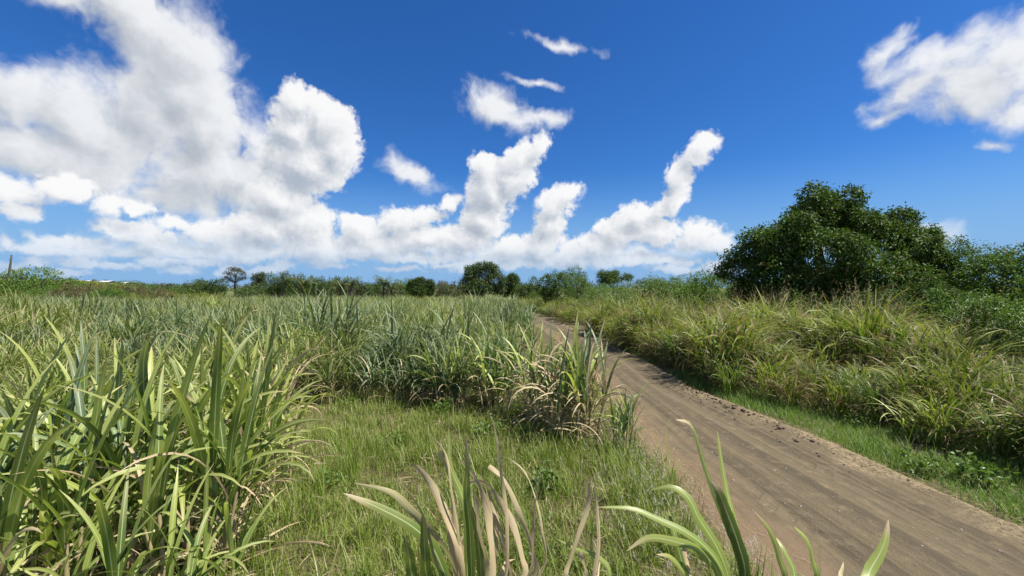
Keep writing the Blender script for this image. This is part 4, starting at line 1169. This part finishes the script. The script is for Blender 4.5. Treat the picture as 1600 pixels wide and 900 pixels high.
# palms
def palm_parts(seed, h, fl, n=13):
    r = np.random.default_rng(seed); bag = Bag()
    V, Q, T = tube([(0, 0, -.1), (r.normal(0, .1), r.normal(0, .1), h * .5), (r.normal(0, .15), r.normal(0, .15), h)], [.16, .12, .10], 7); bag.add(V, Q, None, T)
    trunk = bag.mesh('palm_trunk', M_BARK); top = np.array([0, 0, h]); fr = []
    for i in range(n):
        a = i * 2.4 + r.normal(0, .2); t0 = r.uniform(.1, .9); t1 = t0 + r.uniform(.8, 1.5); S = 10; P = top.copy(); bag = Bag(); path = [P.copy()]
        for k in range(S):
            t = t0 + (t1 - t0) * (k / S) ** 1.3; P = P + fl / S * np.array([math.sin(t) * math.cos(a), math.sin(t) * math.sin(a), math.cos(t)]); path.append(P.copy())
        path = np.array(path); V, Q, T = tube(path, np.linspace(.03, .008, S + 1), 4); bag.add(V, Q, None, T)
        nn = 26; u = np.linspace(.15, 1, nn); c = np.array([[np.interp(q * S, range(S + 1), path[:, j]) for j in range(3)] for q in u])
        for s in (-1, 1):
            V, Q, T = ribbons(c, a + s * 1.1, np.full(nn, 1.1) + r.normal(0, .1, nn), np.full(nn, 2.2), 1, fl * .28 * (1.1 - .6 * u), .05, S=2, across=2, wprof='grass', r=r); bag.add(V, Q, None, T)
        fr.append(bag.mesh('frond', M_PALM))
    return trunk, fr
PALM = [palm_parts(80 + i, 1.7 + .5 * i, 1.9) for i in range(3)]
plab = ['palm with drooping fronds right of the ragged tree', 'palm with spiky fronds in the tree line by the first gap', 'short palm in the middle of the far tree line', 'pale fronded palm in the middle of the far tree line',
        'palm left of the compact round tree', 'second palm left of the compact round tree']
for i, (px, top, v) in enumerate([(443, 430, 2), (475, 435, 1), (532, 438, 0), (548, 437, 1), (600, 435, 1), (612, 440, 0)]):
    d = 72; x, y, z = base_at(px, d); h = H - (top - 450) / F * d - z
    root = obj('palm_tree', None, loc=(x, y, z), rot=(0, 0, rng.uniform(0, 6.28)), scl=h / (1.7 + .5 * v + 1.0)); tag(root, plab[i], 'palm', 'palms in the tree line')
    obj('trunk', PALM[v][0], root)
    for f in PALM[v][1]: obj('frond', f, root)

# scrub on the rise at the left
SCRUB = [bush_mesh(90 + i, 5.0, 2.6, 5000, .24, .085, [M_LIGHTTREE, M_MIDTREE, M_BROWNBUSH, M_OLIVE][i], 9) for i in range(4)]
sl = ['light green scrub bush', 'green scrub bush', 'brownish dry scrub bush', 'olive scrub bush']
spots = [(62, 429, 74, 0, 1.5), (30, 441, 76, 1, 1.2), (88, 440, 78, 0, 1.0), (15, 437, 84, 2, 1.5), (45, 452, 66, 1, 1), (110, 447, 72, 1, 1), (135, 450, 70, 2, 1), (165, 456, 62, 1, .8), (180, 457, 61, 1, .7),
         (205, 443, 95, 0, 1.2), (225, 447, 92, 0, 1), (160, 446, 96, 3, 1.2), (130, 444, 100, 0, 1.3), (255, 452, 84, 3, 1), (275, 454, 78, 1, .9), (245, 458, 64, 2, .8), (100, 458, 62, 2, .8), (70, 458, 62, 1, .8), (285, 450, 96, 1, 1), (8, 455, 64, 1, 1), (190, 449, 84, 2, 1.1), (265, 447, 120, 3, 1.2), (220, 455, 72, 3, .9)]
for i, (px, top, d, v, w) in enumerate(spots):
    x, y, z = base_at(px, d); h = max(.8, H - (top - 450) / F * d - z)
    where = 'beside the bare trunk' if px < 50 else 'on the rise below the white buildings' if px < 200 else 'between the rise and the tree line'
    if i == 0: lab = 'largest light green bush on the rise right of the bare trunk'
    else: lab = '%s %s' % (sl[v], where)
    tree('scrub_bush', lab, (x, y, z), SCRUB[v][0], SCRUB[v][1], 'bush', 'scrub on the rise', rng.uniform(0, 6.28), (w * rng.uniform(1.0, 1.4), w * rng.uniform(1.0, 1.4), h / 2.1))

# wild grass over the rise
n = 900; q = np.column_stack([rng.uniform(-170, -45, 6 * n), rng.uniform(58, 135, 6 * n)])
q = q[(q[:, 0] / q[:, 1] < -.70) & (q[:, 0] / q[:, 1] > -1.35)][:n]
scatter('scrub_grass', np.column_stack([q, ground_z(q[:, 0], q[:, 1])]), rng.uniform(.9, 1.5, len(q)), SRC_TALL, 'rough grass covering the rise on the left', 'tall grass')

# bare trunk
x, y, z = base_at(12, 72); s = 72 / F
path = [(0, 0, -.2)] + [((px - 12) * s, 0, H - (py - 450) * s - z) for px, py in [(13, 435), (14.5, 424), (16.2, 414), (17, 408), (18, 398)]]
V, Q, T = tube(path, [.24, .19, .17, .155, .14, .09], 8)
bt = obj('bare_trunk', None, loc=(x, y, z)); tag(bt, 'tall bare dead trunk standing on the left skyline', 'dead tree')
obj('trunk', make_mesh('dead_trunk', V, Q, M_BARK, T), bt)
V, Q, T = tube([path[4], (path[4][0] - .35, .1, path[4][2] + .35)], [.06, .03], 5); obj('branch_stub', make_mesh('stub', V, Q, M_BARK, T), bt)

# ------------------------------------------------------------------ far buildings
def box(x0, x1, y0, y1, z0, z1):
    V = np.array([[x, y, z] for z in (z0, z1) for y in (y0, y1) for x in (x0, x1)], float)
    Q = np.array([[0, 1, 3, 2], [4, 6, 7, 5], [0, 4, 5, 1], [2, 3, 7, 6], [0, 2, 6, 4], [1, 5, 7, 3]])
    return V, Q, np.zeros((8, 4))
def shed(px0, px1, top, d, label, wins=4):
    x0, x1 = (px0 - 800) / F * d, (px1 - 800) / F * d; zt = H - (top - 450) / F * d
    zb = float(ground_z((x0 + x1) / 2, d)); w = x1 - x0
    root = obj('farm_building', None, loc=((x0 + x1) / 2, d, zb)); tag(root, label, 'building', 'far white buildings'); h = zt - zb
    def part(name, b, mat): V, Q, T = b; return obj(name, make_mesh(name, V, Q, mat, T, smooth=False), root)
    part('wall', box(-w / 2, w / 2, 0, 9, -.5, h * .82), M_WHITE)
    V = np.array([[-w / 2 - .3, -.4, h * .82], [w / 2 + .3, -.4, h * .82], [w / 2 + .3, 9.4, h * .82], [-w / 2 - .3, 9.4, h * .82], [-w / 2 - .3, 4.5, h], [w / 2 + .3, 4.5, h]])
    part('roof', (V, np.array([[0, 1, 5, 4], [2, 3, 4, 5], [0, 3, 2, 1]]), np.zeros((6, 4))), M_ROOFM)
    for i in range(wins):
        c = -w / 2 + w * (i + .5) / wins
        part('window', box(c - .7, c + .7, -.06, -.003, h * .35, h * .62), M_DARKGL)
shed(94, 112, 437.5, 190, 'small white building on the horizon next to the scrub')
shed(116, 128, 438, 195, 'second white building on the horizon', 3)
shed(146, 162, 438.5, 200, 'white building on the horizon under a dark treetop')
shed(164, 192, 440.5, 205, 'long low white building on the horizon', 6)
shed(820, 830, 454, 105, 'white low building seen past the bend of the road', 3)
for px, top, lab in [(110, 437, 'tiny conical tree beside the white horizon buildings'), (149, 437, 'tiny dark tree between the white horizon buildings'), (166, 438.5, 'tiny dark tree behind the long white building')]:
    d = 210; x, y, z = base_at(px, d); h = H - (top - 450) / F * d - z
    c, t = bush_mesh(int(px), 2.4, h, 900, .5, .2, M_OLIVE, 6); tree('skyline_tree', lab, (x, y, z), c, t, group='skyline trees')

# far woods that close the horizon
def far_wood():
    r = np.random.default_rng(5); lob = []
    for px in np.arange(-250, 1850, 7):
        d = 330 + 90 * r.random(); p = px3(px, 450, d); top = H + (3.2 + 3.5 * vnoise(px * .02, 3.3, 4)) * d / F; top += 5 * sstep(px, 950, 1300)
        lob.append((p[0], d, top * .35, 4.5, 4.5, top * .65 + .3))
    o = obj('distant_wood', crown_mesh(6, lob, 42000, 1.5, .6, M_OLIVE, shell=.7)); tag(o, 'low dark woods along the whole horizon', 'woods', kind='stuff')
far_wood()

# low leafy weeds
WEED = [crown_mesh(300 + i, [(0, 0, .10, .16, .16, .10), (.1, .05, .16, .09, .09, .09), (-.09, .06, .13, .1, .1, .08)], 190, .055, .034, M_LIGHTTREE, droop=.1, shell=.3, per=4) for i in range(3)]
for i, (px, py) in enumerate([(470, 628), (505, 622), (548, 634), (440, 640), (690, 650), (760, 690), (620, 700), (520, 760), (845, 770), (1440, 742), (1340, 668), (1530, 756)]):
    x, y = px_ground(px, py)
    w = obj('leafy_weed', None, loc=(x, y, float(ground_z(x, y))), rot=(0, 0, i * 1.3), scl=.8 + .07 * (i * 5 % 7))
    where = ('at the back left corner of the clearing' if i < 4 else 'in the middle of the clearing' if i < 7 else 'low in the clearing near the dying clump' if i < 9 else 'on the verge across the road')
    tag(w, 'small bright leafy weed ' + where, 'weed', 'small leafy weeds')
    f = obj('leaves', WEED[i % 3], w); f['kind'] = 'stuff'

# ------------------------------------------------------------------ small things on the ground
def clod_bag(pts, rad, seed):
    r = np.random.default_rng(seed); bag = Bag()
    g = (1 + 5 ** .5) / 2
    ico = np.array([(-1, g, 0), (1, g, 0), (-1, -g, 0), (1, -g, 0), (0, -1, g), (0, 1, g), (0, -1, -g), (0, 1, -g), (g, 0, -1), (g, 0, 1), (-g, 0, -1), (-g, 0, 1)], float) / 1.9
    f = np.array([(0, 11, 5), (0, 5, 1), (0, 1, 7), (0, 7, 10), (0, 10, 11), (1, 5, 9), (5, 11, 4), (11, 10, 2), (10, 7, 6), (7, 1, 8), (3, 9, 4), (3, 4, 2), (3, 2, 6), (3, 6, 8), (3, 8, 9), (4, 9, 5), (2, 4, 11), (6, 2, 10), (8, 6, 7), (9, 8, 1)])
    for p in pts:
        V = ico * r.uniform(.7, 1.3, (12, 1)) * np.array([1, 1, .7]) * rad * r.lognormal(0, .45) + p
        bag.add(V, None, f)
    return bag
r = np.random.default_rng(77)
yy = np.concatenate([r.normal(7.6, 1.0, 150), r.uniform(3, 12, 70)]); ss = np.concatenate([r.normal(.93, .06, 150), r.normal(.97, .08, 70)])
xx = road_c(yy) + (ss * 2 - 1) * road_hw(yy); zz = road_z(xx, yy, ss)
o = obj('soil_clods', clod_bag(np.column_stack([xx, yy, zz + .004]), .014, 1).mesh('clods', M_CLOD)); tag(o, 'dark crumbled soil clods along the far road edge', 'soil', kind='stuff')
yy = r.uniform(2.6, 14, 420) ; ss = r.uniform(0, 1, 420); xx = road_c(yy) + (ss * 2 - 1) * road_hw(yy); zz = road_z(xx, yy, ss)
o = obj('gravel', clod_bag(np.column_stack([xx, yy, zz + .0]), .0065, 2).mesh('gravel', M_STONE)); tag(o, 'scattered small stones and crumbs on the dirt road', 'gravel', kind='stuff')
# straw lying on road edges and under the cane
n = 1100; yy = np.concatenate([r.uniform(2.2, 9, n // 2), r.uniform(2.2, 9, n // 2)]); ss = np.concatenate([r.normal(1.0, .05, n // 2), r.normal(.03, .06, n // 2)])
xx = road_c(yy) + (ss * 2 - 1) * road_hw(yy); zz = np.maximum(road_z(xx, yy, np.clip(ss, 0, 1)), ground_z(xx, yy)) + .012
V, Q, T = ribbons(np.column_stack([xx, yy, zz]), r.uniform(0, 6.28, n), 1.5, 1.62, 1, r.uniform(.03, .12, n), .0035, S=2, across=2, dry=np.ones(n), wprof='grass', r=r)
b = Bag(); b.add(V, Q, None, T)
n = 2600; q = np.column_stack([r.uniform(-5, -1.6, n), r.uniform(1.8, 6.5, n)]); q = q[in_field(q[:, 0] - .35, q[:, 1])]; n = len(q)
V, Q, T = ribbons(np.column_stack([q, ground_z(q[:, 0], q[:, 1]) + r.uniform(.01, .16, n)]), r.uniform(0, 6.28, n), r.uniform(1.2, 1.7, n), r.uniform(1.4, 1.9, n), 1, r.uniform(.15, .6, n), r.uniform(.012, .03, n), S=3, across=3, dry=np.ones(n), fold=-.4, twist=r.normal(0, 1, n), r=r)
b.add(V, Q, None, T)
n = 900; q = sample(n, -2.6, 1.8, 1.6, 8.0, turf_keep)
V, Q, T = ribbons(np.column_stack([q, ground_z(q[:, 0], q[:, 1]) + r.uniform(.03, .09, n)]), r.uniform(0, 6.28, n), r.uniform(1.1, 1.6, n), r.uniform(1.4, 1.9, n), 1, r.uniform(.06, .3, n), r.uniform(.003, .010, n), S=3, across=3, dry=np.ones(n), fold=-.3, twist=r.normal(0, 1, n), r=r)
b.add(V, Q, None, T)
o = obj('straw', b.mesh('straw', M_CANE)); tag(o, 'bleached straw and fallen cane leaves on the ground', 'straw', kind='stuff')
for (px, py), lab in [((1453, 716), 'scrap of white litter in the verge grass'), ((1535, 738), 'second white litter scrap on bare soil by the bank')]:
    x, y = px_ground(px, py); V, Q, T = box(-.03, .03, -.02, .02, 0, .006)
    V += r.normal(0, .006, V.shape); me = make_mesh('litter', V, Q, M_LITTER, T, smooth=False)
    tag(obj('litter_scrap', me, loc=(x, y, float(ground_z(x, y)) + .05), rot=(.4, .3, r.uniform(0, 6))), lab, 'litter', 'white litter scraps')
print('triangles', sum(len(m.loops) - 2 * len(m.polygons) for m in bpy.data.meshes))
